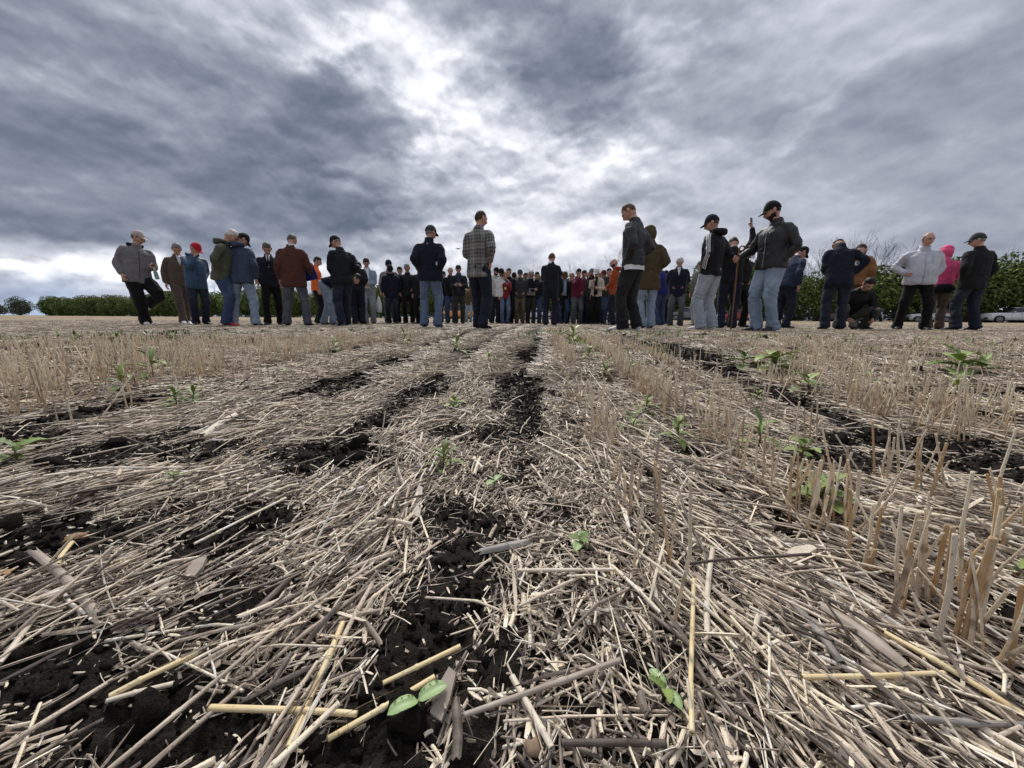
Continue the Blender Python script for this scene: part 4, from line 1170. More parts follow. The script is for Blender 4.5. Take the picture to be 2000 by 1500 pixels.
p['olive'] = person(458, 452, (455, 0), 62, J_['olive'], T_['jeans'], 'white-haired man in an olive jacket bending forward beside the slate-blue jacket', height=1.84, armR='pocket', armL='pocket', head_pitch=28, lean=.20, legs='stand',
    hair='white', hood=J_['olive'], hem=.82, loose=1.08, shoe='red', build=1.0)
p['slate'] = person(482, 460, (490, 0), -12, J_['slate'], T_['light'], 'man in a slate-blue jacket and black cap looking down with his back to the camera', height=1.80, armR='relax', armL='pocket', head_yaw=50, head_pitch=35,
    lean=.10, legs='wide', hair='dark', cap=CAP['black'], hood=J_['slate'], hem=.80, loose=1.10, build=1.10)
p['suit'] = person(521, 475, (533, 0), 152, J_['navysuit'], T_['black'], 'grey-haired man in a dark suit and tie facing the camera between two backs', height=1.74, head_pitch=25, legs='step', hair='greybrown', shirt=M_SHIRTW, tie=J_['blackm'], hem=.82, armR='relax', armL='relax')
p['blazer'] = person(571, 459, (590, 0), -12, J_['blazer'], T_['greyd'], 'man in a brown blazer holding a blue folder with his back to the camera', height=1.82, head_pitch=20, head_yaw=10, legs='wide', hair='greybrown', hairstyle='crop',
    armR=((.06, .24, -.36), (.5, -1, -.4), .9), armL='down', hem=.76, build=1.12, loose=1.08, extra=dict(collar=M_SHIRTW), collar=.01)
p['orange'] = person(625, 502, (618, 0), 62, J_['orange'], T_['black'], 'dark-haired man in a bright orange jacket behind the man with the blue folder', height=1.76, head_pitch=10, head_yaw=12, hair='dark', hem=.86)
p['digger'] = person(660, 560, (640, 0), 75, J_['navy'], T_['light'], 'stooping man in a dark top and light jeans bent down to the ground', height=1.76, z=9.2, lean=1.35, head_pitch=60, armR=((-.02, .46, -.15), (.4, -1, 0), .8),
    armL=((-.02, .44, -.15), (.4, -1, 0), .8), hair='dark', legs='step', hem=.9)
p['puffer'] = person(648, 462, (672, 0), -50, J_['puffer'], T_['dark'], 'man in a black quilted jacket and black cap turned towards the stooping man', height=1.80, head_yaw=-35, head_pitch=25, lean=.04, armL='front', armR='jacket', legs='step', hair='grey',
    cap=CAP['black'], hem=.84, build=1.12, belly=.02, quilt=.005, loose=1.08, sole='white', shoe='grey')
p['behindpuffer'] = person(690, 505, (694, 0), -20, J_['navysuit'], T_['navy'], 'man in dark navy standing hidden behind the black quilted jacket', height=1.70, head_pitch=30, head_yaw=-30, hair='dark', armR='jacket')
p['denimjacket'] = person(714, 505, (725, 0), 162, J_['denimj'], T_['greyl'], 'young man in a pale denim jacket reading a white card', height=1.80, head_pitch=28, hair='brown', shirt=M_SHIRTW, openfront=True, armR='phone', armL=((-.14, .26, -.36), (.5, -.6, -1), .8), hem=.98, legs='stand')
p['behinddenim'] = person(700, 512, (703, 0), 175, J_['blackm'], T_['black'], 'person in black whose legs show left of the pale denim jacket', height=1.72, hair='dark', head_pitch=20, shoe='white')
p['backcap'] = person(759, 507, (762, 0), 165, J_['midgrey'], T_['greyd'], 'man in a grey top and dark cap looking over the navy coat in front', height=1.94, cap=CAP['navy'], hair='dark', head_pitch=8)
p['navycoat'] = person(761, 518, (768, 0), 166, J_['navy'], T_['dark'], 'man in a navy coat, black cap and sunglasses with his head bowed', height=1.68, cap=CAP['black'], hair='dark', head_pitch=28, hood=J_['navy'], armR='relax', armL='pocket', hem=.76, glasses='dark', loose=1.08)
p['spectacles'] = person(795, 516, (797, 0), 170, J_['puffer'], T_['black'], 'man with glasses and a black puffer jacket left of the man in light jeans', height=1.74, head_pitch=22, hair='grey', glasses=True, quilt=.005, armR='relax', armL='jacket', hem=.82)
p['behindnavy'] = person(815, 516, (818, 0), 200, J_['blackm'], T_['black'], 'person in a black coat half hidden behind the man in the grey cap', height=1.72, head_pitch=30, hair='dark', hem=.74)
p['greycap'] = person(843, 440, (845, 0), -2, J_['navy'], T_['mid'], 'broad man in a navy fleece and grey cap standing with his back to the camera', height=1.86, head_yaw=38, head_pitch=2, armL='jacket', armR='jacket', legs=((.125, 0, 0), (-.125, .0, 0)), hair='grey', hairstyle='crop', cap=CAP['grey'],
    hem=.83, build=1.16, belly=.02, loose=1.08, collar=.02)
p['badge'] = person(896, 519, (893, 0), 176, J_['black'], T_['olive'], 'man with a yellow badge looking down at his phone', height=1.78, head_pitch=32, hair='dark', shirt=J_['denimdk'], openfront=True, armR='phone', armL='phone', hem=.86, legs='stand', build=1.08)
p['behindbadge'] = person(882, 521, (874, 0), 172, J_['blackm'], T_['jeans'], 'bald man in a black jacket just left of the man with the yellow badge', height=1.80, hair='grey', hairstyle='balding', head_yaw=-20)
p['olivekneel'] = person(915, 560, (914, 0), 175, J_['hoodol'], T_['light'], 'short person in an olive jacket and light jeans seen beside the plaid blazer', height=1.46, hair='dark', head_pitch=30)
p['plaid'] = person(941, 411, (937, 0), 24, J_['plaid'], T_['navy'], 'tall man in a grey plaid blazer looking away to the right', height=1.88, head_yaw=28, head_pitch=-4, armR=((.03, -.02, -.43), (.7, -1, 0), .9), armL=((-.07, .24, -.30), (.5, -1, -.5), .8), legs=((.09, -.04, 0), (-.10, .14, 0)),
    hair='brown', hairstyle='crop', hem=.80, loose=1.0, build=1.0)
# ---- the middle of the circle, facing the camera
p['cream'] = person(971, 522, (968, 0), 160, J_['cream'], T_['dark'], 'man in a cream jacket and black cap at the right of the plaid blazer', height=1.78, cap=CAP['black'], hair='dark', beard='full', head_yaw=-25, head_pitch=10, armL='relax')
p['whitecoat'] = person(979, 524, (981, 0), 175, J_['whitej'], T_['black'], 'bearded man in a white jacket and black cap next to the cream jacket', height=1.74, cap=CAP['black'], hair='dark', beard='full', head_pitch=14, armR='pocket', armL='pocket')
p['redwoman'] = person(986, 531, (990, 0), 170, J_['redj'], T_['mid'], 'fair-haired woman in a dark red jacket holding a pink phone', height=1.64, hair='fair', head_pitch=10, armL='phone_high', armR='relax', build=.95)
p['tallback'] = person(992, 524, (1000, 0), 180, J_['blackm'], T_['black'], 'dark-haired man in black behind the fair-haired woman', height=1.80, hair='dark')
p['sunglass'] = person(1016, 526, (1014, 0), 182, J_['greyj'], T_['khaki'], 'man in a dark grey jacket, grey cap and sunglasses with khaki trousers', height=1.76, cap=CAP['grey'], hair='dark', glasses='dark', armR='jacket', armL='jacket', hem=.84)
p['whitehood'] = person(1037, 528, (1037, 0), 180, J_['blackm'], T_['olive'], 'person in a white hood under a black and grey jacket', height=1.76, hoodup=J_['whitej'], hair='dark', armR='jacket', armL='jacket', hem=.86, hairstyle='crop', glasses='dark')
p['caphand'] = person(1060, 540, (1060, 0), 175, J_['midgrey'], T_['dark'], 'person hidden behind the navy suit holding a grey cap at the left', height=1.68, hair='dark', armR='phone', head_pitch=35)
p['speaker'] = person(1080, 494, (1070, 0), 8, J_['navysuit'], T_['navy'], 'man in a navy suit in the middle with his back to the camera', height=1.84, head_pitch=5, head_yaw=15, armL='cross', armR='cross', hair='ginger', hairstyle='crop', extra=dict(collar=M_SHIRTW), collar=.012, hem=.84)
p['leathercoat'] = person(1094, 536, (1094, 0), 190, J_['leather'], T_['dark'], 'person in an orange leather jacket right behind the navy suit', height=1.68, hair='dark')
p['lightshirt'] = person(1104, 531, (1103, 0), 178, J_['blackm'], T_['jeans'], 'man with a dark cap and pale shirt under a dark jacket', height=1.72, cap=CAP['brown'], hair='dark', beard='full', head_pitch=30, shirt=J_['denimj'], openfront=True, armR='relax')
p['behindgap'] = person(1117, 533, (1117, 0), 170, J_['greyj'], T_['black'], 'fair-haired person whose head shows left of the maroon jacket', height=1.72, hair='fair')
p['maroon'] = person(1131, 525, (1127, 0), 178, J_['maroon'], T_['greyd'], 'man in a maroon jacket with one hand held to his cheek', height=1.76, hair='dark', head_pitch=22, armR='face', armL='jacket', hem=.86)
p['behindcamera'] = person(1149, 530, (1148, 0), 175, J_['navy'], T_['black'], 'bald man behind the video camera', height=1.76, hair='grey', hairstyle='balding')
p['greycapback'] = person(1155, 524, (1157, 0), 180, J_['blackm'], T_['black'], 'man in a pale grey cap behind the person with the video camera', height=1.84, cap=CAP['greyl'], hair='grey')
p['filming'] = person(1164, 524, (1162, 0), 200, J_['beige'], T_['black'], 'person in a white cap and beige jacket filming with a video camera', height=1.72, cap=CAP['white'], hair='fair', armR='phone_high', armL='phone', head_pitch=12, head_yaw=12, shirt=J_['blackm'], openfront=True, hem=.90, build=.96)
p['burgundycap'] = person(1178, 527, (1181, 0), 185, J_['puffer'], T_['jeans'], 'person in a burgundy cap and a dark puffer jacket', height=1.74, cap=CAP['burgundy'], hair='dark', glasses='dark', quilt=.004, armR='jacket')
p['rust'] = person(1196, 505, (1203, 0), -62, J_['rust'], T_['navy'], 'bald bearded man in a rust-orange jacket looking left', height=1.84, hair='brown', hairstyle='bald', beard='full', head_yaw=-15, armR='front', armL='front', hem=.80, hood=J_['rust'])
p['darkvest'] = person(1188, 524, (1192, 0), 190, J_['vestg'], T_['jeans'], 'person in a dark green jacket just left of the rust-orange jacket', height=1.78, hair='dark')
# ---- right hand group
p['leather'] = person(1216, 402, (1232, 0), -52, J_['leatherb'], T_['blackd'], 'tall short-haired man in a black leather jacket smiling down at the ground', height=1.90, head_yaw=-12, head_pitch=32, lean=.03, armL='pocket', armR='jacket', legs=((.10, -.04, 0), (-.09, .10, 0)), hair='ginger', hairstyle='crop', hem=.90, shoe='white',
    collar=.0, build=1.20, sole='white')
p['olivehood'] = person(1267, 444, (1262, 0), -8, J_['hoodol'], T_['light'], 'person in an olive hooded coat seen from behind with the hood up', height=1.86, hoodup=J_['hoodol'], head_pitch=10, hem=.70, armR='jacket', armL='jacket', hairstyle='crop', loose=1.06, build=1.05)
p['royal'] = person(1284, 520, (1286, 0), -20, J_['royal'], T_['jeans'], 'person in a royal blue jacket behind the olive hooded coat', height=1.74, head_pitch=40, lean=.1, hair='dark', hairstyle='crop')
p['whitehair'] = person(1327, 504, (1324, 0), 200, J_['navy'], T_['greyd'], 'white-haired man in a dark jacket looking down in a gap of the crowd', height=1.78, head_pitch=38, lean=.06, armR='jacket', armL='jacket', legs=((.13, 0, 0), (-.13, 0, 0)), hair='white', shirt=M_SHIRTW, hem=.76, loose=1.12)
p['behindstripes'] = person(1366, 512, (1366, 0), 0, J_['greengrey'], T_['pale'], 'person in a grey-green coat behind the striped hoodie', height=1.78, hair='dark', head_pitch=25, hem=.64)
p['stripes'] = person(1384, 420, (1382, 0), -34, J_['black'], T_['pale'], 'man in a black hoodie with three white sleeve stripes and a navy cap', height=1.88, head_yaw=-26, head_pitch=10, lean=-.02, armL='pocket', armR='jacket', hair='ginger', hairstyle='crop', cap=CAP['navy'], hood=J_['black'], hem=.86,
    legs=((.09, -.03, 0), (-.08, .07, 0)), shoe='white', sole='white')
p['photographer'] = person(1432, 482, (1424, 0), 22, J_['blackm'], T_['navy'], 'person in black stretching one arm up with a phone', height=1.80, head_pitch=45, lean=.05, armR=((.10, .12, .51), (.6, -.2, -1), .9), armL='pocket', hem=.86, hair='dark', legs='stand')
p['blackcoat'] = person(1454, 502, (1446, 0), 165, J_['coat'], T_['black'], 'person in a black coat and white cap bending behind the walking stick', height=1.78, head_pitch=45, lean=.12, cap=CAP['white'], hair='dark', hem=.84, legs='wide', armR='jacket', armL='jacket')
p['bearded'] = person(1500, 394, (1498, 0), -100, J_['leatherb'], T_['light'], 'tall bearded man in a black cap and black zipped jacket holding a walking stick', height=1.92, head_yaw=32, head_pitch=12, armR=((.12, .30, -.36), (.6, -1, -.2), .9), armL='pocket', hair='dark', cap=CAP['black'], beard='full', hem=.88,
    legs=((.10, .06, 0), (-.09, -.04, 0)), build=1.14, loose=1.06, collar=.01)
p['bowed'] = person(1575, 484, (1536, 0), 75, J_['denimdk'], T_['dark'], 'man in a navy jacket and black cap bowing his head to the right', height=1.76, lean=.34, head_pitch=35, head_yaw=20, cap=CAP['black'], hair='dark', hairstyle='crop', armR='relax', armL='relax', hem=.86, legs='stand')
p['headless'] = person(1646, 480, (1608, 0), 25, J_['navy'], T_['dark'], 'man in a navy quilted coat leaning forward with his head out of sight', height=1.80, lean=.30, head_pitch=85, armR='akimbo', armL='front', hem=.76, hair='dark', legs=((.13, .04, 0), (-.13, -.04, 0)), collar=.035, build=1.08, loose=1.06)
p['camel'] = person(1676, 494, (1664, 0), 50, J_['camel'], T_['stone'], 'person in a camel sweatshirt with white back print and a brown cap', height=1.76, lean=.22, head_pitch=60, cap=CAP['brown'], hair='brown', armR='relax', armL='front', hem=.84, loose=1.1)
p['crouching'] = person(1632, 545, (1650, 0), 190, J_['black'], T_['greyg'], 'man in black with grey-green trousers crouching on the stubble', height=1.78, z=8.0, crouch=.62, lean=.70, head_pitch=45, legs=((.26, .22, 0), (-.26, .12, 0)), armR=((.02, .42, -.30), (.5, -.6, 0), .8), armL=((.02, .42, -.30), (.5, -.6, 0), .8), hair='dark', hem=.92)
p['silver'] = person(1813, 453, (1797, 0), 212, J_['silver'], T_['black'], 'stout balding man in a silver-grey zip jacket with a hand in his pocket', height=1.80, head_yaw=-20, head_pitch=0, armR=((.02, .12, -.38), (1, -.8, 0), .9), armL='pocket', hair='grey', hairstyle='balding', hem=.86, legs='wide', build=1.14, belly=.05, loose=1.08, collar=.02)
p['pink'] = person(1845, 482, (1846, 0), 25, J_['pink'], T_['brown'], 'person in a bright pink hooded jacket beside the silver-grey jacket', height=1.66, hoodup=J_['pink'], head_pitch=10, head_yaw=25, armR='forward', armL='cross', hem=.90, hairstyle='crop', loose=1.0)
p['blackcap'] = person(1905, 455, (1893, 0), 2, J_['coat'], T_['dark'], 'man in a black coat and dark cap at the far right of the crowd', height=1.80, head_yaw=-48, head_pitch=0, armR='relax', armL='pocket', hair='grey', hairstyle='crop', cap=CAP['grey'], hem=.78, legs='wide', build=1.14, loose=1.04, glasses=True)

for k, (px, top, yaw, jk, tr, hr, cp, lab) in enumerate((
    (953, 530, 175, 'greyj', 'black', 'dark', None, 'dark-haired person seen in the gap right of the plaid blazer'),
    (1004, 532, 182, 'navy', 'dark', 'grey', 'black', 'person in a black cap between the tall man in black and the grey cap'),
    (1027, 533, 178, 'blackm', 'black', 'brown', None, 'brown-haired person between the grey cap and the white hood'),
    (1049, 531, 180, 'puffer', 'jeans', 'dark', None, 'dark-haired person right of the white hood'),
    (1093, 528, 184, 'navysuit', 'black', 'brown', 'navy', 'person in a navy cap behind the orange leather jacket'),
    (1141, 528, 176, 'vestg', 'dark', 'dark', None, 'dark-haired person between the maroon jacket and the camera'),
    (1171, 533, 182, 'blackm', 'black', 'grey', None, 'grey-haired person right behind the white cap with the camera'),
    (866, 530, 176, 'navysuit', 'black', 'dark', None, 'person in dark clothes just right of the broad man in the grey cap'),
    (1300, 528, 190, 'blackm', 'black', 'dark', 'black', 'person in a black cap behind the royal blue jacket'),
    (781, 521, 176, 'greyj', 'black', 'dark', None, 'person in dark grey between the navy coat and the spectacled man'))):
    p['fill%d' % k] = person(px, top, (px, 0), yaw, J_[jk], T_[tr], lab, height=1.74, hair=hr, cap=CAP[cp] if cp else None, head_pitch=14 + 3 * (k % 3), armR=('relax', 'pocket', 'jacket', 'phone')[k % 4], armL=('pocket', 'jacket', 'relax')[k % 3])
# ---------------------------------------------------------------- things held and worn
def box_geo(w, d, h, bev=0.):
    b = bev or min(w, d, h) * .15
    bm = bmesh.new(); bmesh.ops.create_cube(bm, size=1)
    for v in bm.verts: v.co = Vector((v.co.x * w, v.co.y * d, v.co.z * h))
    bmesh.ops.bevel(bm, geom=bm.edges[:], offset=b, segments=2, affect='EDGES')
    V = [v.co.copy() for v in bm.verts]; F = [tuple(v.index for v in f.verts) for f in bm.faces]; bm.free()
    return V, F
def xf(VF, M): return [M @ v for v in VF[0]], VF[1]
def pm(name, col, rough=.5, spec=.4, metal=0.):
    def f(gg, b):
        n = gg.noise(coord(gg), 40, 3, .6)
        gg.put(b.inputs['Base Color'], gg.mix(gg.mapr(n, .3, .7), tuple(q * .85 for q in col), tuple(min(1, q * 1.1) for q in col)))
        b.inputs['Roughness'].default_value = rough; b.inputs['Specular IOR Level'].default_value = spec; b.inputs['Metallic'].default_value = metal
    return material(name, col, rough, spec, f)
M_PHONE = pm('phone_black', (.015, .015, .018), .2, .6); M_PAPER = pm('paper_white', (.78, .78, .80), .8, .2); M_YEL = pm('badge_yellow', (.68, .80, .16), .7)
M_FOLD = pm('folder_blue', (.012, .020, .20), .4); M_WOODC = pm('cane_wood', (.20, .085, .035), .45); M_WHITEP = pm('plastic_white', (.74, .75, .76), .5)
M_PINKP = pm('phone_case_pink', (.75, .42, .46), .5); M_INK = pm('print_ink', (.10, .10, .12), .8)
def hand_world(key, side):
    P_ = p[key]; r = P_['root']
    return Matrix.LocRotScale(r.location, r.rotation_euler, r.scale) @ P_['hand'][side]
def held(name, key, side, VF, mat, off, rot, label, cat, scale=1.0):
    """an object at its own place, gripped by the hand of a person; returns the object"""
    H = hand_world(key, side)
    M = Matrix.Translation(H @ Vector(off)) @ (H.to_3x3().normalized().to_4x4() if rot is None else Euler(rot).to_matrix().to_4x4())
    o = link(name, mesh_from(name, VF[0], VF[1], mat, False)); o.matrix_world = M
    o.location = M.translation; o.rotation_euler = M.to_euler()
    return tag(o, label, cat)
# water bottle hanging from the hand of the man in the grey fleece
bt = loft([Vector((0, 0, z)) for z in (-.20, -.195, -.14, -.07, -.04, -.015, 0)], [.028, .032, .033, .033, .028, .014, .013], 14)
def mat_bottle(gg, b):
    b.inputs['Base Color'].default_value = (.55, .70, .74, 1); b.inputs['Roughness'].default_value = .08; b.inputs['Transmission Weight'].default_value = .75; b.inputs['IOR'].default_value = 1.33
M_BOT = material('bottle_plastic', build=mat_bottle)
hb_ = hand_world('fleece', -1).translation
bo = link('water_bottle', mesh_from('water_bottle', bt[0], bt[1], M_BOT, True)); bo.location = hb_ + Vector((.06, -.05, -.05)); bo.rotation_euler = (0, R(-10), 0)
v, f = loft([Vector((0, 0, -.002)), Vector((0, 0, .018))], [.0155, .0155], 12); link('bottle_cap', mesh_from('bottle_cap', v, f, M_WHITEP, True), bo)
v, f = loft([Vector((0, 0, -.135)), Vector((0, 0, -.075))], [.0338, .0338], 14, caps=False); link('bottle_label', mesh_from('bottle_label', v, f, pm('bottle_label', (.16, .32, .36)), True), bo)
tag(bo, 'clear plastic water bottle hanging from the hand of the man in the grey fleece', 'bottle')
# glass-sized cup in front of the man in the tracksuit
v, f = loft([Vector((0, 0, -.06)), Vector((0, 0, .05))], [.028, .036], 14)
cu = link('cup', mesh_from('cup', v, f, M_WHITEP, True)); cu.location = hand_world('tracksuit', -1) @ Vector((0, .02, -.06)); tag(cu, 'pale cup held by the man in the brown tracksuit', 'cup')
# folder of the man in the brown blazer
H = hand_world('blazer', 1).translation
fo = empty('folder', H + Vector((-.03, .02, .0)), R(20)); fo.rotation_euler = (R(8), R(-14), R(12))
v, f = box_geo(.25, .012, .31, .003); link('cover', mesh_from('cover', v, f, M_FOLD), fo)
v, f = box_geo(.22, .006, .30, .001); link('paper', mesh_from('paper', xf((v, f), Matrix.Translation((.01, .012, .03)))[0], f, M_PAPER), fo)
tag(fo, 'dark blue folder with white paper in the hand of the man in the brown blazer', 'folder')
held('note_card', 'denimjacket', 1, box_geo(.10, .004, .075, .001), M_PAPER, (0, .03, -.11), (R(-25), 0, R(20)), 'white card held up by the young man in the denim jacket', 'card')
def phone(key, side, label, mat=M_PHONE, rot=None, off=(0, .01, -.10)):
    o = held('phone', key, side, box_geo(.075, .009, .155, .004), mat, off, rot, label, 'phone')
    v, f = box_geo(.066, .002, .142, .0008); sc_ = link('screen', mesh_from('screen', xf((v, f), Matrix.Translation((0, -.0052, 0)))[0], f, M_EYE), o)
    return o
phone('badge', 1, 'dark phone held in both hands by the man with the yellow badge', rot=(R(-60), 0, R(90)))
phone('redwoman', -1, 'pink phone held up by the fair-haired woman in dark red', M_PINKP, rot=(0, 0, R(20)))
phone('photographer', 1, 'dark phone held up high by the stretched arm', rot=(R(-8), R(4), R(30)), off=(0, 0, -.11))
phone('fleece', -1, 'small grey phone in the hand above the water bottle', pm('phone_grey', (.3, .3, .32), .3), rot=(R(80), 0, R(60)), off=(0, .02, -.09))
# video camera
H = hand_world('filming', 1).translation
vc = empty('video_camera', H + Vector((-.06, -.04, .10)), R(100))
for nm, VF in (('camera_body', box_geo(.24, .09, .11, .012)), ('lens', loft([Vector((.10, 0, 0)), Vector((.20, 0, 0)), Vector((.22, 0, 0))], [.035, .042, .046], 12, up=Vector((0, 1, 0)))),
               ('handle', loft([Vector((.09, 0, .05)), Vector((.08, 0, .10)), Vector((-.06, 0, .10)), Vector((-.09, 0, .05))], [.012] * 4, 8, up=Vector((0, 1, 0)))), ('viewfinder', xf(box_geo(.07, .05, .05, .006), Matrix.Translation((-.14, .02, .05))))):
    link(nm, mesh_from(nm, VF[0], VF[1], M_PHONE, False), vc)
tag(vc, 'black video camera held by the person in the white cap', 'video camera')
# walking stick of the bearded man: crook on top, tip on the ground
H = hand_world('bearded', 1).translation + Vector((0, 0, -.02))
gz = float(ground_base(H.x, H.y))
top = H.z + .16; c = [Vector((H.x, H.y, gz + .0)), Vector((H.x, H.y, gz + .4)), Vector((H.x, H.y, top - .05))]
for a in range(0, 200, 20): c.append(Vector((H.x + .045 - .045 * math.cos(R(a)), H.y - .01, top + .050 * math.sin(R(a)))))
c = [q - Vector((H.x, H.y, gz)) for q in c]
v, f = loft(c, [.010, .012, .0125] + [.0125] * 10, 10)
st = link('walking_stick', mesh_from('walking_stick', v, f, M_WOODC, True)); st.location = (H.x, H.y, gz); tag(st, 'brown walking stick with a curved crook held by the bearded man', 'walking stick')
# cap carried in the hand behind the navy suit
H = hand_world('caphand', 1).translation
v, f = cap_geo(); hc_ = link('held_cap', mesh_from('held_cap', v, f, CAP['greyl'], True)); hc_.location = H + Vector((-.03, -.06, .0)); hc_.rotation_euler = (R(20), R(30), R(140)); hc_.scale = (1.2,) * 3
hc_.name = 'cap'; tag(hc_, 'grey cap held in the hand at the left of the navy suit', 'cap')
# papers under the arm of the plaid blazer
H = hand_world('plaid', -1).translation
pp = link('paper', mesh_from('paper', *box_geo(.20, .006, .28, .001), M_PAPER)); pp.location = H + Vector((-.09, .04, .02)); pp.rotation_euler = (R(-6), R(8), R(60)); tag(pp, 'white papers sticking out in front of the plaid blazer', 'papers')
# bag beside the denim jacket
v, f = loft([Vector((0, 0, z)) for z in (0, .02, .12, .26, .38, .46)], [(.03, .02), (.075, .04), (.085, .05), (.08, .05), (.05, .03), (.015, .012)], 12)
bagp = pix_depth(741, 615, p['denimjacket']['root'].location.y - .1); 
bag = link('plastic_bag', mesh_from('plastic_bag', v, f, M_WHITEP, True)); bag.location = (bagp.x, bagp.y, bagp.z + .06); tag(bag, 'white plastic bag hanging between the pale denim jacket and the navy coat', 'bag')

# ---- worn marks, snapped onto the cloth of each figure
def patch(key, name, mat, rect, front=True, push=.004, nu=4, nv=4, parent_obj=None, yaw=0.):
    """rect = (x0, x1, z0, z1) in the torso frame; the patch is draped on the jacket"""
    P_ = p[key]; bvh = BVHTree.FromPolygons([Vector(c) for c in P_['co']], P_['fc'])
    V, F = [], []
    s = 1 if front else -1
    for j in range(nv + 1):
        for i in range(nu + 1):
            x = rect[0] + (rect[1] - rect[0]) * i / nu; z = rect[2] + (rect[3] - rect[2]) * j / nv
            o = P_['up']((x, s * .6, z)); d_ = P_['lq'] @ Vector((0, -s, 0))
            h = bvh.ray_cast(o, d_)
            q = h[0] if h[0] else P_['up']((x, s * .15, z))
            V.append(q - d_ * push)
    for j in range(nv):
        for i in range(nu):
            a = j * (nu + 1) + i; f_ = (a, a + 1, a + nu + 2, a + nu + 1); F.append(f_ if not front else f_[::-1])
    n = len(V); V += [q + P_['lq'] @ Vector((0, -s * .003, 0)) for q in V]
    ring = [i for i in range(nu)] + [i * (nu + 1) + nu for i in range(nv)] + [nv * (nu + 1) + nu - i for i in range(nu)] + [(nv - i) * (nu + 1) for i in range(nv)]
    for a, b in zip(ring, ring[1:] + ring[:1]): F.append((a, b, b + n, a + n))
    return link(name, mesh_from(name, V, F, mat, True), parent_obj or P_['jk'])
patch('badge', 'badge', M_YEL, (-.03, .04, .28, .36)); patch('redwoman', 'badge', M_YEL, (-.04, .04, .22, .30))
patch('camel', 'back_print', M_WHITEP, (-.14, .12, .30, .37), front=False, nu=10)
for i, (a, b_) in enumerate(((-.11, -.07), (-.045, -.015), (.01, .05), (.07, .09))): patch('camel', 'print_letter', M_INK, (a, b_, .315, .355), front=False, push=.007)
patch('greycap', 'collar_logo', pm('logo_red', (.45, .20, .19)), (-.03, -.005, .49, .52), front=False)
patch('greycap', 'pocket_paper', M_PAPER, (.13, .155, .13, .19), front=False)
M_ZIP = pm('zip_metal', (.35, .35, .37), .35, .5, .8); M_ZIPD = pm('zip_dark', (.02, .02, .022), .5)
for k, m_ in (('fleece', M_ZIPD), ('redcap', M_ZIPD), ('silver', M_ZIP), ('bearded', M_ZIP), ('sunglass', M_ZIPD), ('spectacles', M_ZIPD), ('whitehood', M_ZIPD), ('navycoat', M_ZIPD)):
    patch(k, 'zip', m_, (-.005, .005, -.08 if k != 'whitehood' else .0, .46), nu=1, nv=24, push=.003)
patch('bearded', 'pocket_zip', M_ZIP, (.055, .062, .36, .40), nu=1, nv=4); patch('bearded', 'pocket_zip', M_ZIP, (-.062, -.055, .36, .40), nu=1, nv=4)
patch('silver', 'pocket_zip', M_ZIP, (-.10, -.094, .26, .38), nu=1, nv=6)
patch('whitehood', 'lower_panel', J_['midgrey'], (-.15, .15, .0, .24), nu=12, nv=8, push=.006)
patch('suit', 'shirt_button', M_WHITEP, (-.008, .008, .30, .315), nu=1, nv=1)
# three stripes along each sleeve of the black hoodie
def stripes(key):
    P_ = p[key]; bvh = BVHTree.FromPolygons([Vector(c) for c in P_['co']], P_['fc'])
    for s in (1, -1):
        el, wr, _ = P_['arm'][s]; sh_ = P_['sh'][s]; nk = P_['up']((s * .075, -.01, .545))
        path = [nk, nk.lerp(sh_, .5) + Vector((0, 0, .03)), sh_ + Vector((0, 0, .05)), sh_.lerp(el, .4), sh_.lerp(el, .8), el, el.lerp(wr, .4), el.lerp(wr, .95)]
        pts = []
        for a, b in zip(path, path[1:]):
            for k in range(6): pts.append(a.lerp(b, k / 6))
        outd = P_['lq'] @ Vector((s * 1.0, -.35, .25)); outd.normalize()
        for q in (-1, 0, 1):
            V, F = [], []
            for i, c_ in enumerate(pts):
                t = (pts[min(i + 1, len(pts) - 1)] - pts[max(i - 1, 0)]).normalized()
                od = (outd - t * outd.dot(t)); od = (od if od.length > .3 else Vector((0, 0, 1)) - t * t.z).normalized()
                sd = t.cross(od)
                for e in (-.0065, .0065):
                    o = c_ + sd * (q * .024 + e) + od * .30
                    h = bvh.ray_cast(o, -od)
                    w = h[0] if h[0] else c_ + od * .06
                    V.append(w + od * .004)
            for i in range(len(pts) - 1): F.append((2 * i, 2 * i + 1, 2 * i + 3, 2 * i + 2))
            n = len(V)
            link('sleeve_stripe', mesh_from('sleeve_stripe', V, F, M_WHITEP, True), P_['jk'])
stripes('stripes')
# white shirt hem below the black leather jacket
def hem_band(key, z0, z1, mat, r=(.176, .13), name='shirt_hem', grow=1.0):
    P_ = p[key]; V, F = [], []; n = 24
    for j, z_ in enumerate((z0, z1)):
        for k in range(n):
            an = 2 * math.pi * k / n; V.append(P_['up']((math.cos(an) * r[0] * P_['B'] * grow, math.sin(an) * r[1] * grow, z_)))
    for k in range(n): F.append((k, (k + 1) % n, n + (k + 1) % n, n + k))
    link(name, mesh_from(name, V, F, mat, True), P_['root'])
hem_band('leather', -.12, -.05, M_SHIRTW, (.181, .138)); 
for k, c_ in (('redcap', J_['denimdk']), ('silver', J_['midgrey'])): pass
# waist bag of the person in pink
v, f = loft([Vector((-.17, 0, 0)), Vector((-.10, .0, .0)), Vector((.10, .0, 0)), Vector((.17, 0, 0))], [(.03, .03), (.065, .10), (.065, .10), (.03, .03)], 12, up=Vector((0, 1, 0)))
P_ = p['pink']; wb = link('waist_bag', mesh_from('waist_bag', v, f, J_['blackm'], True)); wb.location = world_pt(P_, Vector((0, -.14, .90))); wb.rotation_euler = P_['root'].rotation_euler
tag(wb, 'black bag at the waist of the person in the bright pink jacket', 'bag')
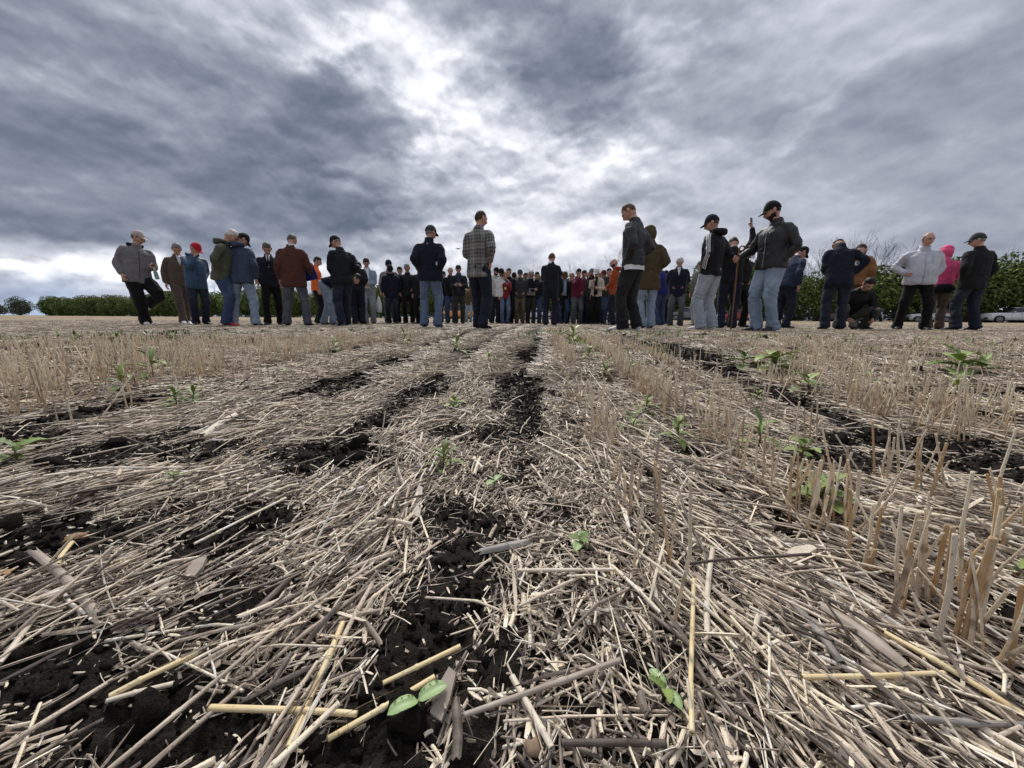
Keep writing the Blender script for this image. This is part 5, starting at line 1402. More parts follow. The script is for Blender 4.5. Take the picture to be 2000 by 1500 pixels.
# shoulder bag strap of the cream jacket
patch('cream', 'bag_strap', M_ZIPD, (-.14, -.11, .0, .46), nu=2, nv=16, push=.006)
# ---------------------------------------------------------------- trees
def mat_leaf(name, c1, c2, c3):
    def f(gg, b):
        ge = gg.n.new('ShaderNodeNewGeometry'); oi = gg.n.new('ShaderNodeObjectInfo')
        t = gg.m('FRACT', gg.m('ADD', ge.outputs['Random Per Island'], gg.m('MULTIPLY', oi.outputs['Random'], .25)))
        c = gg.ramp(t, [(0, c1), (.55, c2), (1, c3)])
        big = gg.noise(coord(gg), .9, 3, .6)
        c = gg.mix(gg.mapr(big, .4, .65, 0, .55), c, c1)
        gg.put(b.inputs['Base Color'], c); b.inputs['Roughness'].default_value = .6; b.inputs['Specular IOR Level'].default_value = .25
    return material(name, build=f)
M_LEAF = mat_leaf('tree_leaf', (.06, .095, .026), (.14, .20, .05), (.25, .30, .09))
M_LEAFHAZE = mat_leaf('hazed_leaf', (.055, .075, .050), (.085, .105, .070), (.11, .125, .09))  # distance haze is mixed into this olive-grey leaf colour
M_TWIG = mat_leaf('dry_twig', (.030, .024, .018), (.055, .045, .034), (.095, .08, .06))
def mat_bark(gg, b):
    co = coord(gg); x, y, z = gg.sep(co); n = gg.noise(gg.comb(gg.m('MULTIPLY', x, 14.), gg.m('MULTIPLY', y, 14.), gg.m('MULTIPLY', z, 3.)), 1, 5, .65)
    gg.put(b.inputs['Base Color'], gg.ramp(n, [(.3, (.035, .028, .022)), (.7, (.12, .10, .085))])); b.inputs['Roughness'].default_value = .9
    bump(gg, b, n, .6, .03)
M_BARK = material('bark', build=mat_bark)
def crown_mesh(seed, rx, h, z0, n, leaf, mat, lobes=16):
    rg = np.random.default_rng(seed)
    # clusters spread over the crown's volume, leaves round each cluster
    cx = rg.normal(0, 1, (lobes, 3)); cx /= np.linalg.norm(cx, axis=1)[:, None]; cx *= rg.uniform(.35, .95, lobes)[:, None]
    cen = cx * [rx * .75, rx * .75, h * .44]; cen[:, 2] += z0 + h * .5
    cr = rg.uniform(.28, .5, lobes) * rx
    k = rg.integers(0, lobes, n); d = rg.normal(0, 1, (n, 3)); d /= np.linalg.norm(d, axis=1)[:, None]
    pos = cen[k] + d * (cr[k] * rg.uniform(.55, 1.08, n) ** .6)[:, None] * [1, 1, .85]
    a = rg.normal(0, 1, (n, 3)); a /= np.linalg.norm(a, axis=1)[:, None]; b = np.cross(a, rg.normal(0, 1, (n, 3))); b /= np.linalg.norm(b, axis=1)[:, None]
    s = leaf * rg.uniform(.6, 1.35, n)[:, None]
    V = np.stack([pos - a * s, pos + b * s * .45, pos + a * s, pos - b * s * .45], 1).reshape(-1, 3)
    me = bpy.data.meshes.new('crown'); me.vertices.add(4 * n); me.vertices.foreach_set('co', V.ravel())
    me.loops.add(4 * n); me.loops.foreach_set('vertex_index', np.arange(4 * n)); me.polygons.add(n)
    me.polygons.foreach_set('loop_start', np.arange(0, 4 * n, 4)); me.polygons.foreach_set('loop_total', np.full(n, 4)); me.update(calc_edges=True)
    me.materials.append(mat); return me
def tube_tree(segs, mat, name, sides=5):
    V, F = [], []
    for a, b, ra, rb in segs:
        v, f = loft([a, b], [ra, rb], sides, caps=False); o = len(V); V += v; F += [tuple(o + i for i in q) for q in f]
    return mesh_from(name, V, F, mat, True)
def branches(seed, h, depth, r0, spread=.5, levels=5, up=.25):
    rr = random.Random(seed); segs = []
    def grow(p0, d, L, r, lv):
        n = 3; q = p0
        for i in range(n):
            d = (d + Vector((rr.gauss(0, .13), rr.gauss(0, .13), rr.gauss(.03, .06)))).normalized()
            e = q + d * L / n; r2 = r * (1 - .22); segs.append((q, e, r, r2)); q = e; r = r2
            if lv < levels and i > 0:
                for _ in range(rr.choice((1, 1, 2))):
                    dd = (d + Vector((rr.gauss(0, spread), rr.gauss(0, spread), rr.gauss(up, .25)))).normalized(); grow(q, dd, L * rr.uniform(.5, .75), r * .55, lv + 1)
        if lv < levels: grow(q, (d + Vector((rr.gauss(0, .25), rr.gauss(0, .25), .1))).normalized(), L * .7, r * .75, lv + 1)
    grow(Vector((0, 0, -.1)), Vector((rr.gauss(0, .06), rr.gauss(0, .06), 1)), h * .36, r0, 1)
    return segs
CR = [crown_mesh(300 + i, 2.6, 6.2, -.35, 7000, .15, M_LEAF, 34) for i in range(6)]
TRK = [tube_tree([(Vector((0, 0, -.2)), Vector((.1, 0, 1.6)), .13, .10)] + [(Vector((.1, 0, 1.2)), Vector((math.cos(a) * 1.4, math.sin(a) * 1.4, 3.6 + .3 * math.sin(5 * a))), .07, .03) for a in (0.3, 1.7, 3.0, 4.4, 5.5)], M_BARK, 'trunk') for _ in range(1)]
A = Vector((-177, 150)); D_ = Vector((60, 45)); LD = (D_ - A); LL = LD.length; LDn = LD / LL
def line_pt(px):      # where the ray of a pixel column meets the windbreak
    d = pix_dir(px, 620); t = ((A.x * LDn.y - A.y * LDn.x)) / (d.x * LDn.y - d.y * LDn.x); return Vector((d.x * t, d.y * t))
i = 0; s_ = 0.0; rr = random.Random(5)
while s_ < LL + 60:
    q = A + LDn * s_; off = rr.uniform(-1.2, 1.2)
    x, y = q.x - LDn.y * off, q.y + LDn.x * off
    t = empty('windbreak_tree', (x, y, float(ground_base(x, y)) - .1), rr.uniform(0, 6.28))
    sz = rr.uniform(.86, 1.16) * (1.16 + .16 * s_ / LL); t.scale = (sz * rr.uniform(1., 1.25), sz * rr.uniform(1., 1.25), sz)
    link('trunk', TRK[0], t); link('crown', CR[i % 6], t)
    end = i == 0
    tag(t, 'round green bush-like tree at the far left end of the windbreak' if end else 'leafy green tree in the windbreak behind the people', 'tree', None if end else 'trees of the windbreak behind the field')
    i += 1; s_ += rr.uniform(2.3, 3.3)
# tangle of dry brushwood at the foot of the windbreak on the right
def brush(seed, mat=M_TWIG):
    rg = random.Random(seed); segs = []
    for _ in range(260):
        a = Vector((rg.uniform(-2, 2), rg.uniform(-.8, .8), rg.uniform(0, .3))); d = Vector((rg.gauss(0, .8), rg.gauss(0, .4), abs(rg.gauss(.7, .4)))).normalized()
        L = rg.uniform(.5, 1.7); m = a + d * L * .5; e = m + (d + Vector((rg.gauss(0, .3), 0, rg.gauss(-.1, .2)))).normalized() * L * .5
        segs += [(a, m, .012, .009), (m, e, .009, .004)]
    return tube_tree(segs, mat, 'brushwood', 3)
BR = [brush(70 + k) for k in range(3)]
for k in range(14):
    q = line_pt(1290 + k * 58) if k < 13 else line_pt(1985)
    o = link('brushwood', BR[k % 3], None, (q.x - .4, q.y - 2.4, .12), (0, 0, rr.uniform(-.4, .4) - .42 + (3.14 if k % 2 else 0)))
    o.scale = (1.2, 1, rr.uniform(.8, 1.3)); tag(o, 'grey dry brushwood at the foot of the windbreak', kind='stuff')
# bare trees standing out above the hedge
BARE = [(428, 545, 'small bare tree left of the olive jacket'), (1052, 512, 'bare tree left of the navy suit in the middle'), (1122, 515, 'low bare tree right of the navy suit'), (1182, 490, 'bare tree above the white cap with the camera'),
        (1437, 468, 'thin bare tree behind the stretched arm'), (1566, 480, 'thin bare tree right of the bearded man'), (1641, 474, 'wide bare tree behind the headless navy coat'),
        (1688, 462, 'bare tree with crooked boughs left of the silver-grey jacket'), (1722, 452, 'tallest bare tree left of the silver-grey jacket'), (1878, 492, 'faint bare tree between the pink and the black jackets'), (1590, 470, 'bare tree behind the bowed black cap')]
for k, (px, ty, lab) in enumerate(BARE):
    q = line_pt(px); off = 2.5; x, y = q.x * 1.03, q.y * 1.03
    z = y; h = (626 - ty) / FPX * y
    big = px in (1641, 1688, 1722, 1182)
    segs = branches(40 + k * 7, h, 5, h * .014 * (1.1 if big else .8), .42 if big else .4, 5 if big and px != 1641 else 4)
    mz = max(s[1].z for s in segs); f_ = h / mz
    segs = [(a * f_, b * f_, ra, rb) for a, b, ra, rb in segs]
    segs = [(a, b, max(ra, .011), max(rb, .008)) for a, b, ra, rb in segs]
    tr = [s for s in segs if s[2] > h * .007]; tw = [s for s in segs if s[2] <= h * .007]
    t = empty('bare_tree', (x, y, .1), 0); link('trunk', tube_tree(tr, M_BARK, 'trunk'), t); link('branches', tube_tree(tw, M_BARK, 'branches', 4), t)
    tag(t, lab, 'tree')
# lone trees far off on the left
for (px, ty, zz, w, lab) in ((34, 583, 235, 6.4, 'lone round tree far away at the left edge of the field'), (-14, 588, 245, 6.0, 'second far tree half out of the picture on the left')):
    d = pix_dir(px, 600); q = d * zz; h = (615 - ty) / FPX * zz
    t = empty('lone_tree', (q.x, q.y, -.2), rr.uniform(0, 6)); link('trunk', tube_tree([(Vector((0, 0, 0)), Vector((0, 0, h * .5)), .4, .25)], M_BARK, 'trunk'), t)
    link('crown', crown_mesh(900 + px, w * 1.15, h * .95, h * .02, 6000, .42, M_LEAFHAZE, 22), t); tag(t, lab, 'tree')

# ---------------------------------------------------------------- vehicles
def mat_paint(name, col, rough=.3):
    def f(gg, b):
        n = gg.noise(coord(gg), 3, 4, .6); x, y, z = gg.sep(coord(gg))
        dirt = gg.m('MULTIPLY', gg.mapr(z, .7, .2, 0, .6), gg.mapr(n, .35, .65, .3, 1))
        gg.put(b.inputs['Base Color'], gg.mix(dirt, col, (.16, .13, .10))); gg.put(b.inputs['Roughness'], gg.m('MULTIPLY_ADD', dirt, .6, rough))
        b.inputs['Coat Weight'].default_value = .5; b.inputs['Coat Roughness'].default_value = .08
    return material(name, col, rough, .5, f)
M_GLASS = material('car_glass', (.012, .016, .02), .06, .8); M_TYRE = pm('tyre_rubber', (.018, .018, .018), .9, .2); M_RIM = pm('alloy_rim', (.42, .43, .45), .35, .5, .7)
M_LAMP = material('headlamp_lens', (.55, .58, .62), .1, .7); M_TAIL = material('tail_lamp_red', (.35, .02, .02), .2, .6); M_TRIM = pm('black_trim', (.02, .02, .022), .6)
def car(name, px, z, paint, style, label, cat, flip=1, L=4.5, Hh=1.62, ang=-.42):
    """side profile stations along X: (x share, underside, belt, roof, half width at belt, half width at roof)"""
    W = .90
    ST = dict(
        suv=[(-.5, .42, .72, .72, .70, .70), (-.485, .30, .92, .92, .84, .80), (-.44, .24, 1.02, 1.02, .89, .80), (-.22, .22, 1.06, 1.08, .90, .74), (-.06, .22, 1.08, 1.56, .90, .66), (.02, .22, 1.09, 1.62, .90, .66), (.25, .22, 1.10, 1.60, .90, .66), (.40, .24, 1.12, 1.50, .89, .64), (.475, .28, 1.12, 1.16, .86, .74), (.5, .40, .95, .95, .78, .74)],
        hatch=[(-.5, .40, .66, .66, .66, .66), (-.48, .28, .84, .84, .80, .76), (-.42, .22, .92, .93, .84, .76), (-.24, .20, 1.0, 1.06, .85, .70), (-.08, .20, 1.02, 1.52, .85, .62), (.05, .20, 1.02, 1.56, .85, .62), (.30, .20, 1.04, 1.52, .85, .62), (.42, .22, 1.04, 1.38, .84, .60), (.485, .28, 1.0, 1.04, .80, .70), (.5, .40, .80, .80, .76, .7)],
        van=[(-.5, .40, .80, .80, .80, .80), (-.48, .30, 1.05, 1.10, .90, .86), (-.40, .26, 1.20, 1.30, .95, .86), (-.28, .24, 1.30, 2.15, .96, .84), (-.1, .24, 1.30, 2.3, .97, .86), (.3, .24, 1.30, 2.3, .97, .86), (.47, .26, 1.30, 2.28, .96, .86), (.5, .36, 1.30, 2.1, .94, .86)],
        sedan=[(-.5, .38, .64, .64, .68, .68), (-.48, .26, .80, .80, .82, .76), (-.42, .20, .88, .88, .86, .78), (-.22, .18, .94, .98, .88, .74), (-.08, .18, .96, 1.40, .88, .62), (.05, .18, .97, 1.44, .88, .62), (.2, .18, .98, 1.38, .88, .62), (.34, .20, .99, 1.02, .88, .74), (.47, .24, .95, .96, .84, .76), (.5, .36, .74, .74, .78, .74)],
        pickup=[(-.5, .48, .80, .80, .80, .80), (-.48, .36, 1.02, 1.02, .90, .86), (-.40, .32, 1.10, 1.12, .93, .84), (-.24, .30, 1.14, 1.18, .94, .78), (-.12, .30, 1.16, 1.74, .94, .70), (.0, .30, 1.16, 1.80, .94, .70), (.10, .30, 1.16, 1.76, .94, .70), (.135, .30, 1.16, 1.20, .94, .84), (.45, .32, 1.16, 1.17, .94, .88), (.5, .42, 1.10, 1.10, .92, .88)])[style]
    V, F = [], []
    cols = 9
    for (sx, zb, zl, zr, wb, wr) in ST:
        x = sx * L
        sec = [(-wb * .92, zb), (-wb, zb + .12), (-wb, (zb + zl) / 2), (-wb * .975, zl), (0, max(zl, .0) + .0), (wb * .975, zl), (wb, (zb + zl) / 2), (wb, zb + .12), (wb * .92, zb)]
        sec[4] = (0, zl + .03)
        for (y, zz) in sec: V.append(Vector((x, y, zz)))
    n = len(ST)
    for i in range(n - 1):
        for k in range(cols - 1): a = i * cols + k; F.append((a, a + 1, a + cols + 1, a + cols))
        F.append((i * cols + cols - 1, i * cols, (i + 1) * cols, (i + 1) * cols + cols - 1))
    F.append(tuple(range(cols))[::-1]); F.append(tuple(range((n - 1) * cols, n * cols)))
    q = pix_dir(px, 620) * z
    root = empty(name, (q.x, q.y, float(ground_base(q.x, q.y))), ang + (math.pi if flip < 0 else 0))
    body = link('body', mesh_from('body', V, F, paint, True), root)
    md = body.modifiers.new('edge', 'BEVEL'); md.width = .03; md.segments = 2; md.limit_method = 'ANGLE'; md.angle_limit = R(35)
    # cabin: roof skin and glass below it
    cab = [s for s in ST if s[3] > s[2] + .25]; i0 = ST.index(cab[0]); i1 = ST.index(cab[-1])
    base0 = ST[i0 - 1]; base1 = ST[min(i1 + 1, len(ST) - 1)]
    xs = [(base0[0] * L, base0[2], base0[4] * .9)] ; pts = []
    roof = [(s[0] * L, s[3], s[5]) for s in cab]
    gl = [(base0[0] * L, base0[2] + .02, base0[5])] + roof + [(base1[0] * L, base1[2] + .02, base1[5])]
    V, F = [], []
    for (x, zr, w) in gl:
        zl = np.interp(x / L, [s[0] for s in ST], [s[2] for s in ST]); wl_ = np.interp(x / L, [s[0] for s in ST], [s[4] for s in ST]) * .955
        k = min(1, max(.02, (zr - zl)) / .45)
        V += [Vector((x, -wl_, zl - .01)), Vector((x, -(w * k + wl_ * (1 - k)) , zr - .02)), Vector((x, (w * k + wl_ * (1 - k)), zr - .02)), Vector((x, wl_, zl - .01))]
    for i in range(len(gl) - 1):
        for k in range(3): a = 4 * i + k; F.append((a, a + 1, a + 5, a + 4))
    link('glazing', mesh_from('glazing', V, F, M_GLASS, False), root)
    # roof and pillars
    V, F = [], []
    rr_ = roof
    for (x, zr, w) in rr_:
        for y, dz_ in ((-w - .015, -.05), (-w * .9, .0), (0, .035), (w * .9, .0), (w + .015, -.05)): V.append(Vector((x, y, zr + dz_)))
    for i in range(len(rr_) - 1):
        for k in range(4): a = 5 * i + k; F.append((a, a + 1, a + 6, a + 5))
    link('roof', mesh_from('roof', V, F, paint, True), root)
    pil = []
    def pillar(xa, xb, r=.035):
        for s in (-1, 1):
            za, wa = [np.interp(xa / L, [t_[0] for t_ in ST], [t_[c_] for t_ in ST]) for c_ in (2, 4)]
            zb_ = np.interp(xb, [t_[0] for t_ in roof], [t_[1] for t_ in roof]); wb_ = np.interp(xb, [t_[0] for t_ in roof], [t_[2] for t_ in roof])
            pil.append(loft([Vector((xa, s * wa * .95, za - .02)), Vector((xb, s * (wb_ + .01), zb_ - .03))], [r, r], 6))
    pillar(base0[0] * L + .05, roof[0][0]); pillar((roof[0][0] + roof[-1][0]) / 2 + .05, (roof[0][0] + roof[-1][0]) / 2); pillar(base1[0] * L - .05 if style != 'van' else roof[-1][0], roof[-1][0], .06)
    if style in ('suv', 'hatch', 'van'): pillar(roof[-1][0] - .35, roof[-1][0] - .35, .03)
    v, f = merge(pil); link('pillars', mesh_from('pillars', v, f, paint if style != 'suv' else M_TRIM, True), root)
    wr = .36 if style in ('suv', 'pickup', 'van') else .32
    for sx in (-.315, .29):
        for s in (-1, 1):
            y = s * (ST[4][4] - .09)
            arch = loft([Vector((sx * L, y - s * .10, wr)), Vector((sx * L, y + s * .102, wr))], [wr * 1.19, wr * 1.19], 20, up=Vector((1, 0, 0)))
            link('wheel_arch', mesh_from('wheel_arch', arch[0], arch[1], M_TRIM, True), root)
            wv, wf = loft([Vector((sx * L, y - s * .08, wr)), Vector((sx * L, y - s * .06, wr)), Vector((sx * L, y + s * .105, wr)), Vector((sx * L, y + s * .125, wr))], [wr * .92, wr, wr, wr * .9], 24, up=Vector((1, 0, 0)))
            w_ = link('wheel', mesh_from('wheel', wv, wf, M_TYRE, True), root)
            rp = [loft([Vector((sx * L, y + s * .10, wr)), Vector((sx * L, y + s * .128, wr))], [wr * .22, wr * .20], 12, up=Vector((1, 0, 0)))]
            for a in range(5):
                c_, s2 = math.cos(a * 1.2566), math.sin(a * 1.2566); rp.append(loft([Vector((sx * L, y + s * .128, wr)), Vector((sx * L + c_ * wr * .64, y + s * .132, wr + s2 * wr * .64))], [(.035, .02), (.05, .018)], 6, up=Vector((-s2, 0, c_))))
            rp.append(loft([Vector((sx * L + math.cos(k * .5236) * wr * .66, y + s * .128, wr + math.sin(k * .5236) * wr * .66)) for k in range(13)], [.022] * 13, 5, up=Vector((0, 1, 0)), caps=False))
            rv, rf = merge(rp); link('rim', mesh_from('rim', rv, rf, M_RIM, True), w_)
    zl = ST[1][2]
    for s in (-1, 1):
        v, f = xf(box_geo(.34, .10, .13, .03), Matrix.Translation((-.455 * L, s * ST[2][4] * .93, zl - .10)) @ Matrix.Rotation(s * R(-28), 4, 'Z')); link('headlight', mesh_from('headlight', v, f, M_LAMP, True), root)
        v, f = xf(box_geo(.22, .10, .18, .03), Matrix.Translation((.475 * L, s * ST[-2][4] * .95, ST[-2][2] - .12)) @ Matrix.Rotation(s * R(18), 4, 'Z')); link('tail_light', mesh_from('tail_light', v, f, M_TAIL, True), root)
        v, f = xf(box_geo(.12, .16, .11, .03), Matrix.Translation((roof[0][0] - .15, s * (ST[4][4] + .10), ST[3][2] + .12))); link('mirror', mesh_from('mirror', v, f, paint, True), root)
        for xx in (-.02, .20):
            v, f = xf(box_geo(.18, .02, .025, .006), Matrix.Translation((xx * L + .18, s * (ST[4][4] + .012), ST[4][2] - .10))); link('door_handle', mesh_from('door_handle', v, f, M_TRIM, True), root)
        for xx in (-.12, .045, .21):
            v, f = xf(box_geo(.012, .01, .62, .002), Matrix.Translation((xx * L, s * (ST[4][4] + .0005), .72))); link('door_gap', mesh_from('door_gap', v, f, M_TRIM), root)
        v, f = xf(box_geo(.42 * L, .05, .10, .02), Matrix.Translation((0, s * (ST[4][4] * .97), .27))); link('sill', mesh_from('sill', v, f, M_TRIM), root)
    for sx, n_ in ((-.5, 'bumper'), (.5, 'bumper')):
        v, f = xf(box_geo(.14, 1.5, .22, .05), Matrix.Translation((sx * L * .992, 0, .46))); link(n_, mesh_from(n_, v, f, M_TRIM, True), root)
    v, f = xf(box_geo(.02, .52, .11, .005), Matrix.Translation((-.5 * L - .06, 0, .50))); link('number_plate', mesh_from('number_plate', v, f, M_WHITEP), root)
    tag(root, label, cat)
    return root
PW, PB, PR, PG, PY = mat_paint('paint_white', (.74, .76, .78)), mat_paint('paint_dark_grey', (.030, .033, .040)), mat_paint('paint_red', (.42, .012, .02)), mat_paint('paint_grey', (.15, .16, .175)), mat_paint('paint_yellow', (.70, .30, .06))
car('parked_car', 1978, 42, PW, 'suv', 'white off-roader parked at the right edge of the picture', 'car', 1, 4.6)
hb = car('parked_car', 1814, 46, PW, 'hatch', 'white compact car with a red emblem near its tail', 'car', 1, 4.2)
em = []
for k in range(3): em.append(loft([Vector((1.25 + .22 * math.cos(a * .5 + k), -.862, .95 + .16 * math.sin(a * .5 + k) + .02 * k)) for a in range(4)], [(.05, .012)] * 4, 6, up=Vector((0, 0, 1))))
v, f = merge(em); link('emblem', mesh_from('emblem', v, f, material('emblem_red', (.62, .05, .03), .4), True), hb)
car('parked_car', 1663, 48, PB, 'sedan', 'dark grey saloon car parked behind the crouching man', 'car', -1, 4.7)
car('parked_car', 1447, 52, PR, 'hatch', 'red car parked behind the black coat with the white cap', 'car', 1, 4.3)
car('pickup_truck', 1345, 53, PG, 'pickup', 'grey pickup truck behind the white-haired man in the dark jacket', 'pickup', 1, 5.3)
car('parked_car', 1046, 58, PW, 'hatch', 'white car showing between legs left of the navy suit', 'car', 1, 4.3)
car('parked_car', 1172, 56, PW, 'suv', 'white car showing between the legs below the video camera', 'car', -1, 4.4)
car('van', 893, 62, PY, 'van', 'orange-yellow van showing behind the man with the yellow badge', 'van', 1, 6.0)
# banner on the stubble behind the bearded man
sp = pix_dir(1473, 615) * 14.5; sg = empty('banner', (sp.x, sp.y, .18), R(-25))
v, f = box_geo(.36, .02, .66, .004); link('board', mesh_from('board', xf((v, f), Matrix.Translation((0, 0, .55)))[0], f, M_WHITEP), sg)
for s in (-1, 1): v, f = loft([Vector((s * .14, .03, -.02)), Vector((s * .14, .03, .3))], [.012, .012], 8); link('leg', mesh_from('leg', v, f, M_RIM, True), sg)
for k in range(7):
    w = [.24, .20, .26, .14, .22, .25, .12][k]; v, f = box_geo(w, .003, .010, .0005); link('text_line', mesh_from('text_line', xf((v, f), Matrix.Translation((-.02 + (.24 - w) * -.3, -.0125, .70 - k * .045)))[0], f, pm('banner_text', (.32, .34, .38))), sg)
tag(sg, 'white banner board with small text standing behind the bearded man', 'banner')
# drone hovering left of the plaid blazer
dr = empty('drone', tuple(pix_depth(895, 486, 26)), .4)
v, f = box_geo(.20, .12, .06, .02); link('drone_body', mesh_from('drone_body', v, f, M_TRIM, True), dr)
for a in range(4):
    c_, s2 = math.cos(.785 + a * 1.571), math.sin(.785 + a * 1.571)
    v, f = loft([Vector((0, 0, 0)), Vector((c_ * .22, s2 * .22, .01))], [.012, .010], 6); ar = link('arm', mesh_from('arm', v, f, M_TRIM, True), dr)
    v, f = loft([Vector((c_ * .22 - .11 * s2, s2 * .22 + .11 * c_, .045)), Vector((c_ * .22 + .11 * s2, s2 * .22 - .11 * c_, .045))], [(.003, .012)] * 2, 6, up=Vector((0, 0, 1))); link('rotor', mesh_from('rotor', v, f, M_TRIM, True), ar)
tag(dr, 'small dark drone hovering left of the plaid blazer', 'drone')
# ---------------------------------------------------------------- green weeds
def mat_weed(gg, b):
    oi = gg.n.new('ShaderNodeObjectInfo'); co = coord(gg); x, y, z = gg.sep(co)
    vein = gg.m('ABSOLUTE', y)
    n = gg.noise(co, 90, 4, .6)
    c = gg.ramp(oi.outputs['Random'], [(0, (.12, .18, .042)), (.4, (.18, .26, .058)), (.8, (.26, .34, .08)), (1, (.32, .39, .12))])
    c = gg.mix(gg.mapr(vein, .0012, .0, 0, .4), c, (.22, .30, .12))
    c = gg.mix(gg.mapr(n, .5, .75, 0, .4), c, (.05, .085, .022))
    gg.put(b.inputs['Base Color'], c); b.inputs['Roughness'].default_value = .42; b.inputs['Specular IOR Level'].default_value = .4
    b.inputs['Subsurface Weight'].default_value = 0; bump(gg, b, n, .4, .002)
M_WEED = material('weed_leaf', build=mat_weed)
M_STEM = pm('weed_stem', (.16, .17, .06), .5); M_STEMR = pm('weed_stem_red', (.20, .07, .04), .5)
M_COT = pm('cotyledon_green', (.27, .38, .16), .45)
def leaf_mesh(L, w, droop, kind, mat=M_WEED, seed=0):
    rr = random.Random(seed); V, F = [], []; n = 12 if kind == 'tooth' else 9
    for i in range(n + 1):
        s = i / n
        if kind == 'lance': ww = w * math.sin(math.pi * min(1, s * .93 + .05)) ** .85 * (1 - .15 * s)
        elif kind == 'tooth': ww = w * (math.sin(math.pi * min(1, s * .9 + .08)) ** .7) * (1 + .20 * (1 if i % 2 else -1) * (0 < i < n))
        else: ww = w * math.sqrt(max(.0, 1 - (2 * s - 1) ** 2)) * 1.0 + .0004
        x = L * s * math.cos(droop * s * .8); z = -L * s * math.sin(droop * s * .8) * .8
        cup = .25 * ww
        wav = rr.uniform(-.08, .08) * w
        for q in (-1, -.5, 0, .5, 1): V.append(Vector((x - abs(q) * (.006 * (kind == 'tooth')), q * ww, z + abs(q) ** 1.3 * cup * 1.6 + wav * q)))
    for i in range(n):
        for k in range(4): a = i * 5 + k; F.append((a, a + 5, a + 6, a + 1))
    m = len(V)
    for q in list(V): V.append(q + Vector((0, 0, -.0005)))
    for f in list(F): F.append(tuple(m + i for i in f[::-1]))
    rim = [i * 5 for i in range(n + 1)]; rim2 = [i * 5 + 4 for i in range(n + 1)]
    for a, b in zip(rim, rim[1:]): F.append((b, a, a + m, b + m))
    for a, b in zip(rim2, rim2[1:]): F.append((a, b, b + m, a + m))
    return mesh_from('leaf', V, F, mat, True)
LEAVES = {('lance', k): leaf_mesh(1.0, .13 + .02 * k, .5 + .25 * k, 'lance', seed=k) for k in range(3)}
LEAVES.update({('tooth', k): leaf_mesh(1.0, .24 + .03 * k, .4 + .25 * k, 'tooth', seed=9 + k) for k in range(3)})
LEAVES[('cot', 0)] = leaf_mesh(1.0, .27, .25, 'cot', M_COT)
LEAVES[('cot', 1)] = leaf_mesh(1.0, .25, .5, 'cot', M_COT)
def weed(px, py, size, kind, label, nleaf=9, seed=0, group=None, leaf=1.0, lift=None):
    q = ground_hit(px, py); rr = random.Random(seed * 13 + px)
    gz = float(ground_z(np.array([q.x]), np.array([q.y]), None, False)[0])
    rz_ = rr.uniform(0, 6.28) if px != 818 else .35
    t = empty({'lance': 'weed', 'tooth': 'broadleaf_weed', 'cot': 'seedling'}[kind], (q.x, q.y, gz + .002), rz_)
    H = size * (.88 if kind == 'tooth' else 1.0)
    if kind == 'cot':
        v, f = loft([Vector((0, 0, -.01)), Vector((.001, 0, H * .5)), Vector((0, .001, H))], [.0016, .0014, .0012], 8); link('stem', mesh_from('stem', v, f, M_STEM, True), t)
        for k in range(2):
            o = link('leaf', LEAVES[('cot', k)], t, (0, 0, H), (0, R(-12 - 10 * k), k * math.pi + .2)); o.scale = (leaf,) * 3
        if nleaf > 2:
            for k in range(nleaf - 2):
                o = link('leaf', LEAVES[('tooth', k % 3)], t, (0, 0, H * 1.05), (0, R(-35), k * 1.9 + 1)); o.scale = (leaf * .8,) * 3
    else:
        v, f = loft([Vector((0, 0, -.01)), Vector((.003, 0, H * .3)), Vector((-.002, .002, H * .62))], [.0022, .0018, .0012], 8); link('stem', mesh_from('stem', v, f, M_STEMR if rr.random() < .4 else M_STEM, True), t)
        for k in range(nleaf):
            s = k / max(1, nleaf - 1); zz = H * (.08 + .54 * s); L = H * (.78 - .25 * s) * (1.0 if kind == 'lance' else 1.15) * leaf
            el = R(8 + 62 * s ** 1.1 + rr.uniform(-8, 8)) if kind == 'lance' else R(2 + 45 * s + rr.uniform(-8, 8))
            o = link('leaf', LEAVES[(kind, k % 3)], t, (0, 0, zz), (0, -el, k * 2.4 + rr.uniform(-.3, .3))); o.scale = (L, L, L)
    tag(t, label, 'weed' if kind != 'cot' else 'seedling', group)
    return t
weed(868, 925, .075, 'lance', 'single upright weed with long narrow leaves just left of the bare furrow', 11)
weed(1322, 868, .085, 'lance', 'tall leafy weed right of the middle, nearest of the three in its row', 12, 2)
weed(1236, 852, .075, 'lance', 'spreading narrow-leaved weed left of the tallest one in the row', 11, 3)
weed(1262, 812, .080, 'lance', 'narrow-leaved weed furthest back of the cluster right of the middle', 10, 4)
weed(1180, 745, .11, 'lance', 'dark green weed beside the pale stubble tuft', 10, 5)
weed(1150, 712, .13, 'lance', 'weed in the row of green behind the pale stubble tuft', 9, 6)
weed(888, 808, .070, 'tooth', 'low weed with broad toothed leaves lying flat left of the furrow', 7, 7)
weed(1600, 1005, .095, 'tooth', 'large weed with reddish stem among the cut stalks on the right', 10, 8, leaf=.9)
weed(818, 1402, .022, 'cot', 'sprout with two round green seed leaves at the bottom of the picture', 2, 9, leaf=.026)
weed(966, 958, .022, 'cot', 'pale green seedling standing in the bare furrow', 2, 10, leaf=.026)
weed(1132, 1096, .022, 'cot', 'small four-leaved seedling right of the furrow among chaff', 5, 11, leaf=.026)
weed(1296, 1388, .012, 'cot', 'small sprout half buried in straw at the bottom right', 4, 12, leaf=.020)
weed(36, 905, .075, 'tooth', 'big broad leaf plant reaching in from the left edge', 4, 13, leaf=1.5)
weed(345, 800, .085, 'lance', 'left one of two tufted weeds in front of the standing stubble', 11, 14)
